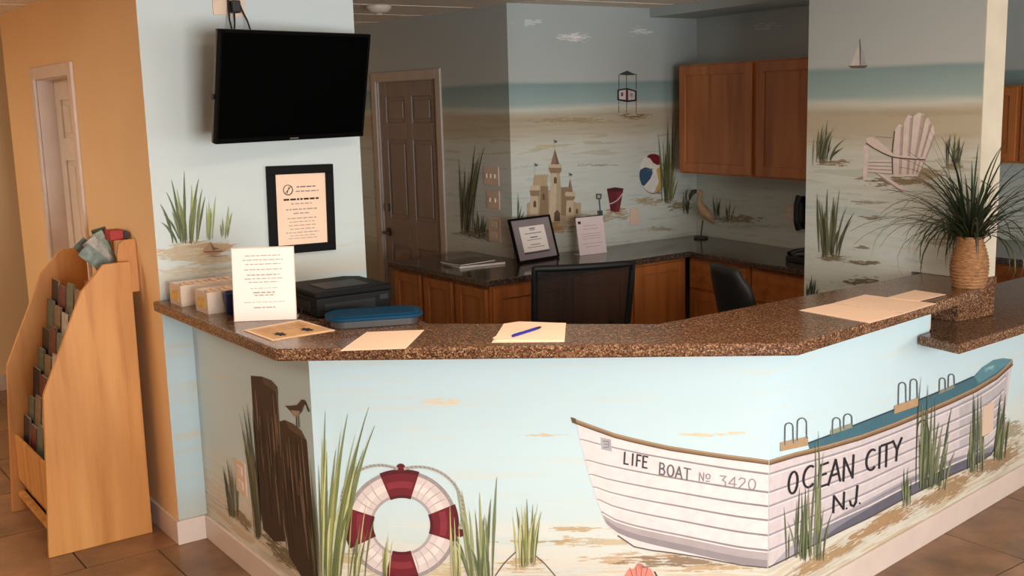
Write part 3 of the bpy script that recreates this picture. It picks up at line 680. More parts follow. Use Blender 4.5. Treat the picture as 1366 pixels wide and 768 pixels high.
def word(p, txt, x0, x1, y0, slope, hgt, lean, w, c, gap=.22):
    n = len(txt); step = (x1-x0)/n; cwd = step*(1-gap)
    for i, ch in enumerate(txt):
        xa = x0+step*i; ya = y0+slope*(xa-x0); letter(p, ch, (xa+lean, ya), (xa+cwd+lean, ya+slope*cwd), (xa, ya+hgt), w, c)
word(p, 'LIFE', 832, 865, 603, .20, 15, 1.0, 1.2, (62, 58, 64)); word(p, 'BOAT', 879, 923, 617, .21, 15, .8, 1.05, (104, 100, 104))
word(p, 'No', 932.5, 950, 630, .08, 11, .6, .7, (140, 136, 140), .3); word(p, '3420', 959, 1011, 634, .11, 14, .6, .75, (146, 142, 146)); p.build()
# boat, stern half on the right face
W_ = wobj('wall_counter_right'); cx = lambda y: cornx(P3, y)+.6
p = Paint('painted_sand', plR, W_, 'painted sand in front of the boat')
for a in ((1100, 745, 90, 14, (176, 146, 108), .7, 18, -.5), (1180, 695, 70, 16, (176, 142, 104), .75, 18, -.5), (1260, 655, 70, 16, (168, 138, 104), .75, 18, -.52), (1330, 615, 60, 16, (160, 134, 104), .75, 18, -.52), (1345, 575, 30, 26, (170, 160, 134), .7, 18, -.4)): p.smudge(*a)
p.build()
p = Paint('painted_boat', plR, W_, 'white painted boat hull, teal inside, wooden gunwale')
gun = [(cx(614), 613.5), (1060, 603.5), (1105, 592.5), (1148, 580), (1192, 564), (1234, 546.5), (1270, 531), (1302, 516), (1330, 499), (1351, 480)]
bot = [(cx(757), 757), (1060, 740), (1114, 712), (1160, 690), (1208, 664), (1240, 648), (1272, 632), (1300, 620), (1322, 606), (1334, 585)]
p.poly(bot+[(1342, 545), (1348, 500)]+[(x, y+4) for x, y in gun[::-1]], (214, 203, 204))
def hp(u, v):
    def samp(L, t):
        t = max(0, min(.9999, t))*(len(L)-1); i = int(t); return (lerp(L[i][0], L[i+1][0], t-i), lerp(L[i][1], L[i+1][1], t-i))
    g_ = samp(gun, u); b_ = samp(bot, u); return (lerp(g_[0], b_[0], v), lerp(g_[1], b_[1], v))
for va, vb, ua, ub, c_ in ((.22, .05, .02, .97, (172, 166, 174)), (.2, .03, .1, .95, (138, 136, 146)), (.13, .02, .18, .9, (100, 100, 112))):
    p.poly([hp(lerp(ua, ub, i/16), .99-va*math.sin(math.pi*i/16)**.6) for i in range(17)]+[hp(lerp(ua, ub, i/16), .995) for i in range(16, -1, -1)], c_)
p.poly([hp(.7+.28*i/8, .1) for i in range(9)]+[hp(.7+.28*i/8, .7) for i in range(8, -1, -1)], (190, 184, 186))
for v in (.13, .30, .43, .56, .70, .84): pts = [hp(i/20*.96, v) for i in range(21)]; p.strip(pts, [1.2]*21, (158, 150, 158)); p.strip([(x, y+2.6) for x, y in pts], [.9]*21, (230, 220, 218))
# teal interior strip above the gunwale and bow cap
p.poly([(1078, 592), (1110, 580), (1150, 564), (1195, 546), (1230, 532), (1262, 519), (1299, 502), (1310, 490), (1325, 480), (1338, 477.5), (1351, 479), (1330, 499), (1302, 516), (1270, 531), (1234, 546.5), (1192, 564), (1148, 580), (1105, 592.5), (1080, 599)], (66, 110, 124))
p.poly([(1300, 503), (1310, 490), (1325, 480), (1338, 477.5), (1351, 479), (1330, 496), (1306, 511)], (92, 142, 154)); p.line([(1078, 591), (1110, 579), (1150, 563), (1195, 545.5), (1230, 531.5), (1262, 518.5), (1299, 502)], 1.0, (48, 66, 76))
p.smudge(1322, 490, 14, 5, (150, 186, 190), .6, rot=-.5)
p.poly(gun+[(x, y+6.5) for x, y in gun[::-1]], GUN); p.strip([(x, y+6) for x, y in gun], [1.0]*len(gun), GUND); p.strip([(x, y+1.4) for x, y in gun], [.8]*len(gun), (172, 146, 112)); p.line(bot, 1.0, (84, 76, 76)); p.build()
p = Paint('painted_cleats', plR, W_, 'four tan boards with paired wire loops')
for (x0, y0, x1, y1, h_, loops, c) in ((1041, 590, 1078, 582, 12, ((1047.5, 1058, 564, 594), (1064, 1076, 557.5, 588)), (180, 150, 116)), (1108, 574, 1137, 564, 6, ((1111, 1121, 557, 579), (1126, 1136.5, 552, 572)), (150, 152, 130)),
                                        (1193, 541, 1225, 530, 11, ((1199, 1208.5, 510, 540), (1214.5, 1223.5, 505.5, 534)), (186, 152, 114)), (1252, 522, 1273, 513, 4, ((1253.5, 1261, 504, 524), (1265.5, 1273, 499, 517)), (140, 140, 120))):
    p.poly([(x0, y0), (x1, y1), (x1, y1+h_), (x0, y0+h_)], c)
    for a, b, t, e in loops:
        m = (a+b)/2; r = (b-a)/2; pts = [(a-.5, e), (a, t+r)]+[(m-r*math.cos(D_(q)), t+r-r*math.sin(D_(q))) for q in range(20, 180, 20)]+[(b, t+r), (b+.3, e-3)]
        p.strip(pts, [.75]*len(pts), (92, 98, 102))
p.build()
p = Paint('painted_lettering', plR, W_, 'black lettering OCEAN CITY N.J.')
K_ = (36, 34, 38)
for ch, x0, x1, y0, y1, ln in (('O', 1051.5, 1064, 629, 658, 1), ('C', 1071, 1086, 622, 650, 1), ('E', 1091, 1104, 619, 648, 1.5), ('A', 1105, 1121, 613, 644, 2), ('N', 1124.5, 1138, 609, 639, 1.5), ('C', 1155, 1168, 600, 627, 1), ('I', 1170, 1176, 596, 624, 1), ('T', 1175, 1189, 592, 622, 1), ('Y', 1190.5, 1202, 586, 614, 1),
                            ('N', 1111, 1126, 659, 681, 1), ('J', 1133, 1145, 648, 675, 2)):
    sl = -.36*(x1-x0) if ch not in 'IJ' else 0
    letter(p, ch, (x0+ln, y0+ -sl*.5), (x1+ln, y0+sl*.5), (x0, y1-sl*.5), 1.55, K_)
p.ell(1129.5, 678, 1.2, 1.4, K_).ell(1147, 671, 1.2, 1.4, K_).build()
p = Paint('painted_grass', plR, W_, 'painted green reeds in front of the boat')
GR_R = ((92, 100, 72), (122, 126, 92), (66, 76, 52))
p.grass(1078, 745, 46, [(1046, 676), (1058, 690), (1067, 650), (1080, 645), (1088, 590), (1099, 602), (1092, 575), (1110, 684), (1072, 690), (1095, 640)], 1.7, GR_R, 14)
p.grass(1209, 674, 8, [(1206, 624), (1212, 622), (1203, 640), (1216, 640)], 1.4, GR_R, 3)
p.grass(1243, 650, 36, [(1229, 502), (1238, 513), (1244, 538), (1253, 565), (1270, 543), (1274, 602), (1259, 564), (1232, 545), (1226, 580), (1248, 530), (1266, 575)], 1.9, GR_R, 14)
p.curve((1236, 640), (1244, 560), (1232, 560), 1.3, .8, (70, 76, 54)).curve((1232, 560), (1226, 560), (1224, 572), .8, .4, (70, 76, 54))
p.grass(1302, 626, 16, [(1299, 523), (1305, 525), (1309, 521), (1293, 598), (1312, 560), (1296, 560)], 1.6, GR_R, 10)
p.grass(1333, 612, 12, [(1336, 523), (1342, 525), (1330, 572), (1347, 557), (1338, 545)], 1.6, GR_R, 9).build()

# back wall: lifeguard stand, sand castle, toys, ball, grass
W_ = wobj('wall_back')
p = Paint('painted_dunes', plC, W_, 'painted dune ridges and clouds')
for a in ((765, 50, 36, 10, (222, 222, 220)), (768, 48, 14, 6, (238, 232, 228)), (855, 42, 24, 8, (216, 220, 220)), (700, 30, 30, 8, (208, 214, 214)), (845, 155, 34, 6, (140, 118, 84)), (760, 160, 80, 6, (170, 150, 116)), (740, 300, 50, 16, (178, 154, 118)), (822, 283, 24, 8, (180, 150, 120)), (800, 290, 60, 10, (176, 164, 138)), (870, 268, 40, 9, (178, 160, 126)),
          (905, 275, 30, 9, (156, 136, 104)), (850, 300, 60, 8, (206, 210, 202)), (880, 305, 40, 5, (176, 166, 140)), (800, 220, 40, 3, (170, 168, 150)), (730, 195, 30, 4, (206, 190, 150)), (800, 315, 60, 8, (208, 214, 210))): p.smudge(*a, .6)
p.build()
p = Paint('painted_lifeguard_stand', plC, W_, 'tiny painted lifeguard stand on the shoreline'); q = lambda x, y: (810+x/9.6, 85+y/9.6)
DK = (36, 30, 30)
p.poly([q(150, 140), q(175, 122), q(255, 88), q(330, 122), q(390, 140), q(260, 148)], (62, 64, 62))
for x in (150, 247, 372): p.line([q(x, 140), q(x, 330)], .45, (70, 72, 70))
for x in (150, 250, 372): p.line([q(x, 480), q(x-4, 630)], .5, (110, 90, 84), .7)
p.poly([q(130, 330), q(255, 310), q(378, 345), q(378, 478), q(255, 492), q(130, 468)], DK).poly([q(152, 345), q(238, 332), q(238, 462), q(152, 452)], (214, 200, 200)).poly([q(268, 335), q(355, 358), q(355, 458), q(268, 466)], (200, 192, 192)).poly([q(240, 330), q(264, 330), q(264, 470), q(240, 470)], (110, 30, 36))
p.poly([q(175, 370), q(205, 365), q(205, 415), q(175, 415)], (96, 90, 90)).poly([q(290, 372), q(330, 380), q(330, 425), q(290, 420)], (160, 152, 152)).build()
p = Paint('painted_sand_castle', plC, W_, 'painted sand castle with three flags'); q = lambda x, y: (690+x/5.12, 170+y/5.12)
C1, C2, C3 = (186, 164, 132), (150, 124, 94), (206, 188, 158)
def Q(*L): return [q(a, b) for a, b in L]
p.poly(Q((65, 720), (65, 520), (90, 505), (210, 430), (300, 400), (340, 440), (390, 510), (437, 520), (432, 640), (330, 640), (320, 720)), C1)
p.poly(Q((115, 330), (125, 318), (135, 328), (145, 316), (155, 328), (165, 314), (175, 328), (185, 314), (195, 326), (212, 316), (205, 370), (205, 600), (115, 600), (105, 400)), C1).poly(Q((160, 400), (210, 400), (215, 600), (150, 600)), C2)
p.poly(Q((83, 430), (95, 395), (150, 395), (155, 450), (140, 470), (140, 600), (88, 600), (90, 470)), C3).poly(Q((85, 430), (155, 430), (150, 468), (92, 468)), C2)
p.poly(Q((212, 300), (213, 250), (225, 258), (238, 246), (252, 258), (266, 246), (280, 258), (292, 246), (303, 252), (302, 298), (290, 310), (298, 410), (305, 640), (215, 640), (228, 400), (225, 310)), C3).poly(Q((270, 305), (290, 308), (298, 410), (305, 640), (262, 640)), C1).poly(Q((212, 275), (303, 275), (302, 298), (290, 312), (226, 312)), C2)
p.poly(Q((228, 252), (257, 145), (288, 252)), (150, 118, 96)).poly(Q((257, 145), (288, 252), (265, 252)), (122, 92, 76))
p.poly(Q((300, 410), (345, 405), (345, 600), (300, 600)), C2)
p.poly(Q((325, 450), (340, 436), (395, 440), (396, 485), (382, 496), (388, 640), (332, 640), (336, 494)), C3).poly(Q((325, 470), (396, 470), (384, 498), (334, 498)), C2).poly(Q((342, 440), (361, 345), (380, 440)), (150, 118, 96))
p.poly(Q((388, 520), (400, 510), (412, 520), (424, 510), (438, 520), (430, 640), (390, 640)), C1)
for x, y, w_, h_ in ((120, 520, 10, 24), (260, 358, 10, 24), (272, 600, 20, 40), (360, 560, 8, 20), (408, 570, 8, 18), (180, 470, 8, 24)): p.poly(Q((x-w_, y+h_), (x-w_, y-h_*.4), (x, y-h_), (x+w_, y-h_*.4), (x+w_, y+h_)), (104, 80, 60))
for x, y, y1 in ((257, 82, 145), (124, 242, 318), (360, 308, 345)): p.line(Q((x-6, y), (x-6, y1)), .25, (150, 150, 146)).poly(Q((x-8, y), (x+20, y+12), (x+6, y+26), (x-6, y+18)), (96, 102, 106))
p.smudge(735, 303, 30, 12, (170, 136, 92), .6).build()
p = Paint('painted_beach_toys', plC, W_, 'painted maroon bucket and blue-grey shovel')
p.poly(Q((612, 420), (668, 410), (726, 418), (697, 574), (668, 578), (638, 570)), (104, 26, 36)).poly(Q((612, 418), (668, 408), (726, 416), (722, 432), (668, 438), (616, 434)), (78, 16, 26)).poly(Q((680, 440), (712, 434), (690, 572), (672, 576)), (124, 40, 50))
p.spline(Q((622, 520), (650, 516), (690, 490), (720, 450)), .7, (204, 196, 190))
p.poly(Q((536, 452), (578, 452), (574, 490), (540, 490)), (74, 88, 94)).poly(Q((547, 462), (567, 462), (565, 480), (549, 480)), (176, 184, 178)).line(Q((560, 488), (566, 568)), .9, (70, 82, 88)).poly(Q((546, 568), (582, 566), (584, 592), (566, 602), (548, 594)), (58, 76, 74)).build()
p = Paint('painted_beach_ball', plC, W_, 'painted beach ball, red, blue, yellow and white panels'); q = lambda x, y: (840+x/5.12, 180+y/5.12)
p.ell(870.5, 232.5, 17.4, 26.6, (150, 136, 116), -.08).ell(869.6, 231.6, 16.6, 25.6, (228, 224, 216), -.08)
p.poly(Q((115, 150), (135, 132), (165, 128), (195, 136), (218, 168), (214, 196), (190, 206), (160, 190), (140, 160)), (122, 22, 34)).poly(Q((66, 262), (72, 238), (100, 222), (154, 222), (156, 262), (140, 300), (100, 348), (82, 340), (68, 300)), (52, 84, 112)).poly(Q((182, 236), (214, 210), (232, 236), (236, 290), (222, 350), (196, 384), (176, 372), (200, 320)), (206, 170, 92))
p.smudge(878, 256, 12, 5, (150, 132, 110), .6).smudge(868, 222, 6, 8, (232, 226, 216), .5).build()
p = Paint('painted_grass', plC, W_, 'tall painted dune grass beside the ball')
p.grass(891, 268, 12, [(878, 178), (884, 188), (891, 160), (898, 147), (902, 165), (881, 205), (900, 190), (903, 225), (905, 240)], 1.5, ((98, 100, 62), (126, 124, 80), (74, 78, 48)), 10)
p.grass(915, 283, 6, [(912, 255), (917, 252), (920, 262)], 1.2, GR_DK, 4).grass(692, 300, 3, [(691, 257), (696, 275), (700, 282)], 1.1, GR_DK, 2).build()
W_ = wobj('wall_cabinet')
p = Paint('painted_grass', plK, W_, 'painted grass tufts on low dunes')
p.smudge(985, 292, 50, 8, (150, 138, 112), .6).smudge(1000, 302, 60, 6, (186, 188, 178), .5).smudge(1025, 35, 30, 9, (214, 218, 218), .5)
p.grass(956, 290, 6, [(951, 259), (956, 262), (961, 264), (953, 270)], 1.0, GR_DK, 4).grass(972, 294, 6, [(968, 272), (974, 268), (981, 274)], .9, GR_DK, 4).build()
# side wall beside the office door
W_ = wobj('wall_side')
p = Paint('painted_grass', plD, W_, 'painted tall marsh grass by the switches')
p.smudge(640, 312, 40, 14, (140, 130, 108), .6)
p.grass(622, 308, 12, [(612, 212), (620, 222), (634, 193), (640, 204), (646, 196), (626, 230), (616, 240)], 1.6, GR_DK, 8).grass(640, 316, 10, [(636, 280), (646, 286), (650, 292), (632, 290)], 1.3, GR_DK, 4).build()
# column mural
W_ = wobj('wall_column')
p = Paint('painted_dunes', plCol, W_, 'painted dune shadows and pale sand')
for a in ((1110, 217, 40, 7, (150, 132, 104)), (1195, 242, 70, 10, (140, 120, 94)), (1240, 232, 40, 12, (168, 150, 120)), (1272, 222, 30, 7, (150, 138, 108)), (1112, 344, 36, 8, (140, 126, 102)), (1160, 270, 40, 5, (164, 156, 138)), (1155, 350, 40, 6, (128, 116, 96)), (1150, 330, 26, 4, (146, 134, 112)), (1200, 340, 60, 12, (206, 212, 210)),
          (1255, 322, 40, 10, (172, 158, 130)), (1165, 290, 30, 4, (150, 140, 120)), (1230, 300, 50, 8, (196, 200, 194)), (1150, 375, 50, 8, (120, 110, 92)), (1250, 350, 40, 8, (208, 206, 200))): p.smudge(*a, .6)
p.build()
p = Paint('painted_sailboat', plCol, W_, 'tiny painted sailboat on the horizon')
p.poly([(1134, 87), (1139, 75), (1146, 56), (1147, 87)], (206, 200, 196)).poly([(1148, 58), (1153, 74), (1156, 86), (1148, 87)], (170, 170, 170)).line([(1147, 52), (1147.5, 88)], .5, (90, 84, 84)).poly([(1131, 88), (1158, 87), (1154, 91), (1136, 91)], (110, 92, 84)).build()
p = Paint('painted_beach_chair', plCol, W_, 'painted white slatted adirondack beach chair'); q = lambda x, y: (1130+x/5.907, 140+y/5.907)
WH, SH, DKC = (224, 208, 200), (158, 142, 134), (96, 80, 72)
p.poly(Q((45, 585), (130, 560), (150, 590)), SH).poly(Q((130, 320), (172, 320), (155, 590), (125, 590)), WH)
p.poly(Q((160, 495), (200, 490), (460, 690), (430, 690)), SH).poly(Q((165, 490), (215, 500), (470, 670), (455, 690)), WH)
for a in range(4): p.line(Q((165, 440+a*26), (355, 440+a*30)), 1.4, WH).line(Q((165, 452+a*26), (355, 454+a*30)), .5, SH)
p.poly(Q((510, 555), (560, 550), (700, 660), (680, 672)), SH).poly(Q((360, 540), (560, 535), (560, 560), (380, 566)), WH)
slats = [((378, 195), (440, 165), (425, 545), (362, 545)), ((448, 140), (515, 92), (482, 545), (428, 545)), ((522, 90), (612, 75), (520, 545), (486, 545)), ((618, 115), (662, 155), (545, 545), (524, 545)), ((664, 175), (695, 240), (575, 530), (550, 545))]
for a, b, c, d in slats:
    m = ((a[0]+b[0])/2, min(a[1], b[1])-16); p.poly(Q(a, m, b, c, d), WH); p.line(Q(b, c), .5, SH); p.poly(Q((lerp(a[0], b[0], .7), lerp(a[1], b[1], .7)), b, c, (lerp(d[0], c[0], .7), d[1])), (188, 172, 164))
p.spline(Q((375, 205), (355, 370), (360, 545)), .8, DKC)
p.poly(Q((148, 262), (195, 252), (240, 275), (375, 395), (620, 412), (615, 432), (370, 412), (230, 350), (160, 300)), WH).spline(Q((150, 300), (230, 352), (372, 412), (615, 432)), .9, DKC)
p.line(Q((225, 250), (370, 258)), .6, SH).build()
p = Paint('painted_grass', plCol, W_, 'painted dune grass clumps around the chair')
p.grass(1098, 215, 22, [(1086, 185), (1092, 172), (1098, 166), (1104, 160), (1108, 175), (1114, 168), (1128, 185), (1120, 192)], 1.3, GR_DK, 10)
p.grass(1108, 340, 24, [(1090, 258), (1096, 270), (1104, 252), (1112, 262), (1120, 254), (1130, 275), (1140, 283), (1136, 295), (1092, 290)], 1.9, GR_DK, 10)
p.grass(1272, 220, 18, [(1262, 185), (1268, 178), (1274, 176), (1280, 182), (1288, 186), (1284, 200)], 1.3, GR_DK, 8)
p.grass(1268, 322, 14, [(1256, 285), (1262, 278), (1270, 282), (1276, 290), (1282, 285)], 1.4, GR_DK, 6)
p.grass(1082, 398, 12, [(1076, 378), (1083, 367), (1088, 372), (1092, 385)], 1.4, GR_DK, 4).build()

# ------------------------------------------------------------------ plates, switches, outlets
def frame_on(pl, x0, y0, x1, y1):
    ym = (y0+y1)/2; xm = (x0+x1)/2; ta, tb = sorted((pl.tt(x0, ym), pl.tt(x1, ym))); za, zb = sorted((pl.at(xm, y0).z, pl.at(xm, y1).z)); return ta, tb, za, zb
def plate(name, pl, x0, y0, x1, y1, label, kind, mat='plate_cream', group=None):
    ta, tb, za, zb = frame_on(pl, x0, y0, x1, y1); w_, h_ = tb-ta, zb-za; c = pl.pt((ta+tb)/2, (za+zb)/2)
    sg = 1 if Vector((-pl.t.y, pl.t.x)).dot(pl.n) > 0 else -1
    t = thing(name, c, rot2(pl.t)+(0 if sg < 0 else math.pi), label, 'switch' if 'switch' in name else 'outlet', group)    # local -y = out of the wall
    MB().box(-w_/2, w_/2, -.006, 0, -h_/2, h_/2).build('plate', mat, t, bev=.002)
    if kind == 'outlet':
        for z in (-.22, .22): MB().box(-w_*.24, w_*.24, -.009, -.005, z*h_-h_*.13, z*h_+h_*.13).build('socket', 'white_plastic', t, bev=.002)
    elif kind == 'blank':
        MB().lathe([(.006, -.009), (.006, -.004)], (0, 0, 0), 10).build('screw', 'screw', t).rotation_euler = (math.radians(90), 0, 0)
    else:
        for i in range(kind):
            x = (i-(kind-1)/2)*w_/kind*.8; MB().box(x-.006, x+.006, -.016, -.005, -.013, .013).build('toggle', 'white_plastic', t, bev=.002)
    return t
plate('light_switch', plD, 646, 222, 666, 247, 'upper triple light switch plate beside painted marsh grass', 3)
plate('light_switch', plD, 650, 254, 667, 279, 'middle double light switch plate below the triple one', 2)
plate('wall_outlet', plD, 653, 291, 668, 322, 'tall outlet plate just above the dark worktop', 'outlet')
plate('wall_outlet', plC, 840, 278, 852, 300, 'cream blank cover plate right of the painted bucket', 'blank')
plate('wall_outlet', plL, 316, 615, 329, 657, 'pink outlet plate between painted reeds and pilings', 'outlet')
plate('wall_outlet', plR, 1310, 539, 1324, 578, 'cream outlet plate on the painted boat hull', 'blank')
plate('wall_outlet', plK, 1049, 274, 1061, 292, 'outlet plate beside the black wall telephone', 'outlet')
plate('wall_outlet', plTV, 283, -14, 303, 20, 'cream cover plate above the television', 'blank')
plate('wall_outlet', plTV, 306, -14, 326, 23, 'outlet plate with television cords plugged in', 'outlet')

# ------------------------------------------------------------------ television
c = Vector((2.018, 4.263, 1.953)); yw, tl = D_(-77.36), D_(-10.79)
nrm = Vector((math.cos(yw)*math.cos(tl), math.sin(yw)*math.cos(tl), math.sin(tl))); rx = Vector((-math.sin(yw), math.cos(yw), 0)); uz = nrm.cross(rx)
tv = thing('television', c, 0, 'black flat television angled out from the blue partition', 'television')
mt = Matrix((rx, -nrm, uz)).transposed().to_4x4(); mt.translation = c; tv.matrix_world = mt
TW, TH = .387, .225
bz = MB()
for x0, x1, z0, z1 in ((-TW, TW, TH-.014, TH), (-TW, TW, -TH, -TH+.02), (-TW, -TW+.012, -TH+.02, TH-.014), (TW-.012, TW, -TH+.02, TH-.014)): bz.box(x0, x1, 0, .02, z0, z1)
bz.build('bezel', 'tv_bezel', tv, bev=.002)
MB().box(-TW+.012, TW-.012, .003, .02, -TH+.02, TH-.014).build('screen', 'tv_screen', tv)
MB().box(-TW+.001, TW-.001, .02, .034, -TH+.001, TH-.001).build('side_band', 'grey_edge', tv, bev=.003)
bk = MB().box(-TW+.01, TW-.01, .034, .045, -TH+.01, TH-.01); bk.box(-.2, .2, .045, .062, -.14, .1); bk.build('back_shell', 'black_plastic', tv, bev=.005)
MB().box(-.022, .022, -.0012, 0, -TH+.006, -TH+.011).build('logo', 'screw', tv)
MB().box(-TW-.006, -TW, .02, .034, -.05, -.03).build('side_button', 'black_plastic', tv)
inv = mt.inverted(); wpt = plTV.pt(.62, 1.98, .012)
arm = MB().tube([(0, .062, 0), (0, .1, 0), tuple(inv @ Vector((wpt.x-.1, wpt.y-.06, wpt.z))), tuple(inv @ wpt)], .016, 8); arm.box(-.06, .06, .06, .07, -.06, .06); arm.build('mount_arm', 'black_plastic', tv)
for pts, r, lab in (([(304, -4), (305, 12), (306, 26), (310, 42), (312, 60)], .004, 'left black cord from outlet down behind the television'), ([(313, 8), (312.5, 18), (313, 30), (312.6, 42), (314, 60)], .004, 'black power cord with plug above the television'), ([(319, 4), (324, 16), (330, 28), (334, 40), (338, 58)], .004, 'slanting black cord running behind the television')):
    m = MB().tube([tuple(plTV.at(x, y, .012+.03*(i/4)**2*4)) for i, (x, y) in enumerate(pts)], r, 6)
    m.v = [tuple(inv @ Vector(v)) for v in m.v]; m.build('cord', 'black_plastic', tv)['label'] = lab
    if 'plug' in lab:
        a = plTV.at(312.5, 8, .02); q = MB().box(a.x-.018, a.x+.018, a.y-.03, a.y+.012, a.z-.03, a.z+.022); q.v = [tuple(inv @ Vector(v)) for v in q.v]; q.build('plug', 'black_plastic', tv, bev=.005)

# ------------------------------------------------------------------ framed notice on the wall, papers
def text_rows(parent, rows, mat, y, seed, thick=.0006):
    """rows = (xc, z, width, height); each printed line is a few word-length dashes, y = face offset (local, front is -y)"""
    rn = random.Random(seed); mb = MB()
    for xc, z, w_, h_ in rows:
        x = xc-w_/2
        while x < xc+w_/2-.004:
            L = min(rn.uniform(.01, .028), xc+w_/2-x); mb.box(x, x+L, y-thick, y, z-h_/2, z+h_/2); x += L+.005
    return tag(mb.build('print', mat, parent), kind='stuff')
ta, tb, za, zb = frame_on(plTV, 355, 222, 445, 334)
cN = plTV.pt((ta+tb)/2, 1.418); fw_, fh_ = .318, .392
t = thing('framed_notice', cN, rot2(plTV.t), 'peach notice in a black frame hung below the television', 'picture frame')
t.rotation_euler = (0, D_(1.2), rot2(plTV.t))
m = MB(); b_ = .038
for x0, x1, z0, z1 in ((-fw_/2, fw_/2, fh_/2-b_, fh_/2), (-fw_/2, fw_/2, -fh_/2, -fh_/2+b_), (-fw_/2, -fw_/2+b_, -fh_/2+b_, fh_/2-b_), (fw_/2-b_, fw_/2, -fh_/2+b_, fh_/2-b_)): m.box(x0, x1, -.022, -.001, z0, z1)
m.build('frame', 'black_frame', t, bev=.002)
pg = MB().box(-fw_/2+b_, fw_/2-b_, -.012, -.002, -fh_/2+b_, fh_/2-b_).build('notice_sheet', 'paper_peach', t)
text_rows(pg, [(.03, .1, .1, .005), (.03, .08, .11, .004)], 'ink', -.012, 1)
text_rows(pg, [(0, .045, .17, .008)], 'ink_dark', -.012, 2)
text_rows(pg, [(0, .025, .1, .005), (0, .0, .15, .006), (0, -.018, .08, .006), (0, -.04, .14, .005), (0, -.056, .12, .004), (0, -.072, .13, .004), (0, -.088, .12, .004), (0, -.104, .16, .004), (0, -.118, .12, .003), (0, -.13, .14, .003)], 'ink_light', -.012, 3)
sl = MB().tube([(.022*math.cos(a)-.062, -.0126, .022*math.sin(a)+.088) for a in [i*math.pi/8 for i in range(17)]], .0022, 4, False); sl.tube([(-.076, -.0126, .074), (-.048, -.0126, .102)], .002, 4); sl.tube([(-.068, -.0126, .07), (-.056, -.0126, .104)], .0016, 4); sl.build('round_emblem', 'ink_dark', pg)

def sheet(name, quad, label, mat='paper_peach', cat='paper', z=ZT, th=.0012, group=None):
    pts = [onz(x, y, z) for x, y in quad]; c = sum(pts, Vector())/len(pts)
    t = MB().prism([(q.x-c.x, q.y-c.y) for q in pts], 0, th).build(name, mat); t.location = (c.x, c.y, z); return tag(t, label, cat, group)
sheet('paper_sheet', [(454, 468), (541, 465), (566, 440), (489, 443)], 'blank peach sheet beside the blue-lidded tub')
pm = sheet('printed_placemat', [(325, 441), (363, 455), (447, 441), (400, 427)], 'tan printed placemat with two dark crab drawings in front of sign', 'paper_tan', 'placemat', th=.002)
q4 = [onz(x, y, ZT)-pm.location for x, y in ((325, 441), (363, 455), (447, 441), (400, 427))]
def pq(u, v, z=.0022): a = q4[0].lerp(q4[1], v); b = q4[3].lerp(q4[2], v); r = a.lerp(b, u); return (r.x, r.y, z)
m = MB()
for u0, u1, v0, v1 in ((0, 1, 0, .07), (0, 1, .93, 1), (0, .05, .07, .93), (.95, 1, .07, .93)): m.add([pq(u0, v0), pq(u1, v0), pq(u1, v1), pq(u0, v1)], [(0, 1, 2, 3)])
m.build('border', 'paper_peach', pm)
for uc, vc in ((.28, .68), (.72, .68)):
    m = MB(); n = 14; rn = random.Random(int(uc*100)); vs = []
    for i in range(n): a = 2*math.pi*i/n; r = (.7+.5*(i % 2))*.13; vs.append(pq(uc+r*math.cos(a)*.62, vc+r*math.sin(a)*1.1, .0026))
    m.add(vs, [tuple(range(n))]); m.build('crab_print', 'ink_dark', pm)
for v in (.2, .3, .42):
    for u0, u1 in ((.15, .4), (.44, .62), (.66, .86)):
        m = MB().add([pq(u0, v, .0026), pq(u1, v, .0026), pq(u1, v+.03, .0026), pq(u0, v+.03, .0026)], [(0, 1, 2, 3)]); m.build('print', 'oak_cabinet', pm)
lf = sheet('paper_sheet', [(656, 457), (753, 456), (755, 431), (692, 429), (672, 432)], 'folded peach leaflet lying under a blue pen')
cp = lf.location; MB().prism([(q.x-cp.x, q.y-cp.y) for q in [onz(x, y, ZT) for x, y in ((657, 452), (662, 455), (752, 455), (754, 432), (694, 430))]], .0012, .004).build('folded_flap', 'paper_peach', lf)
pa, pb = onz(684, 447.5, ZT+.01), onz(722, 435.5, ZT+.01); pa.z = pb.z = ZT+.0092
pen = thing('ballpoint_pen', pa, 0, 'blue ballpoint pen on the folded leaflet', 'pen'); d = pb-pa
MB().tube([(0, 0, 0), d*.82], .005, 8).build('barrel', 'ink_blue', pen); MB().tube([d*.82, d*.94, d], [.005, .004, .0012], 8).build('tip', 'ink_dark', pen)
MB().tube([d*.02+Vector((0, 0, .004)), d*.26+Vector((0, 0, .004))], .0016, 6).build('clip', 'ink_blue', pen)
sheet('paper_sheet', [(1066, 414), (1112, 404.5), (1208, 418), (1160, 431)], 'large peach sheet at the counter edge of the paper row')
sheet('paper_sheet', [(1113, 404), (1154, 393), (1249, 405), (1209, 417.5)], 'peach sheet overlapped in the middle of the paper row', z=ZT+.0014)
sheet('paper_sheet', [(1183, 397), (1220, 387), (1262, 393), (1225, 402)], 'small peach sheet at the plant end of paper row', z=ZT+.0028)

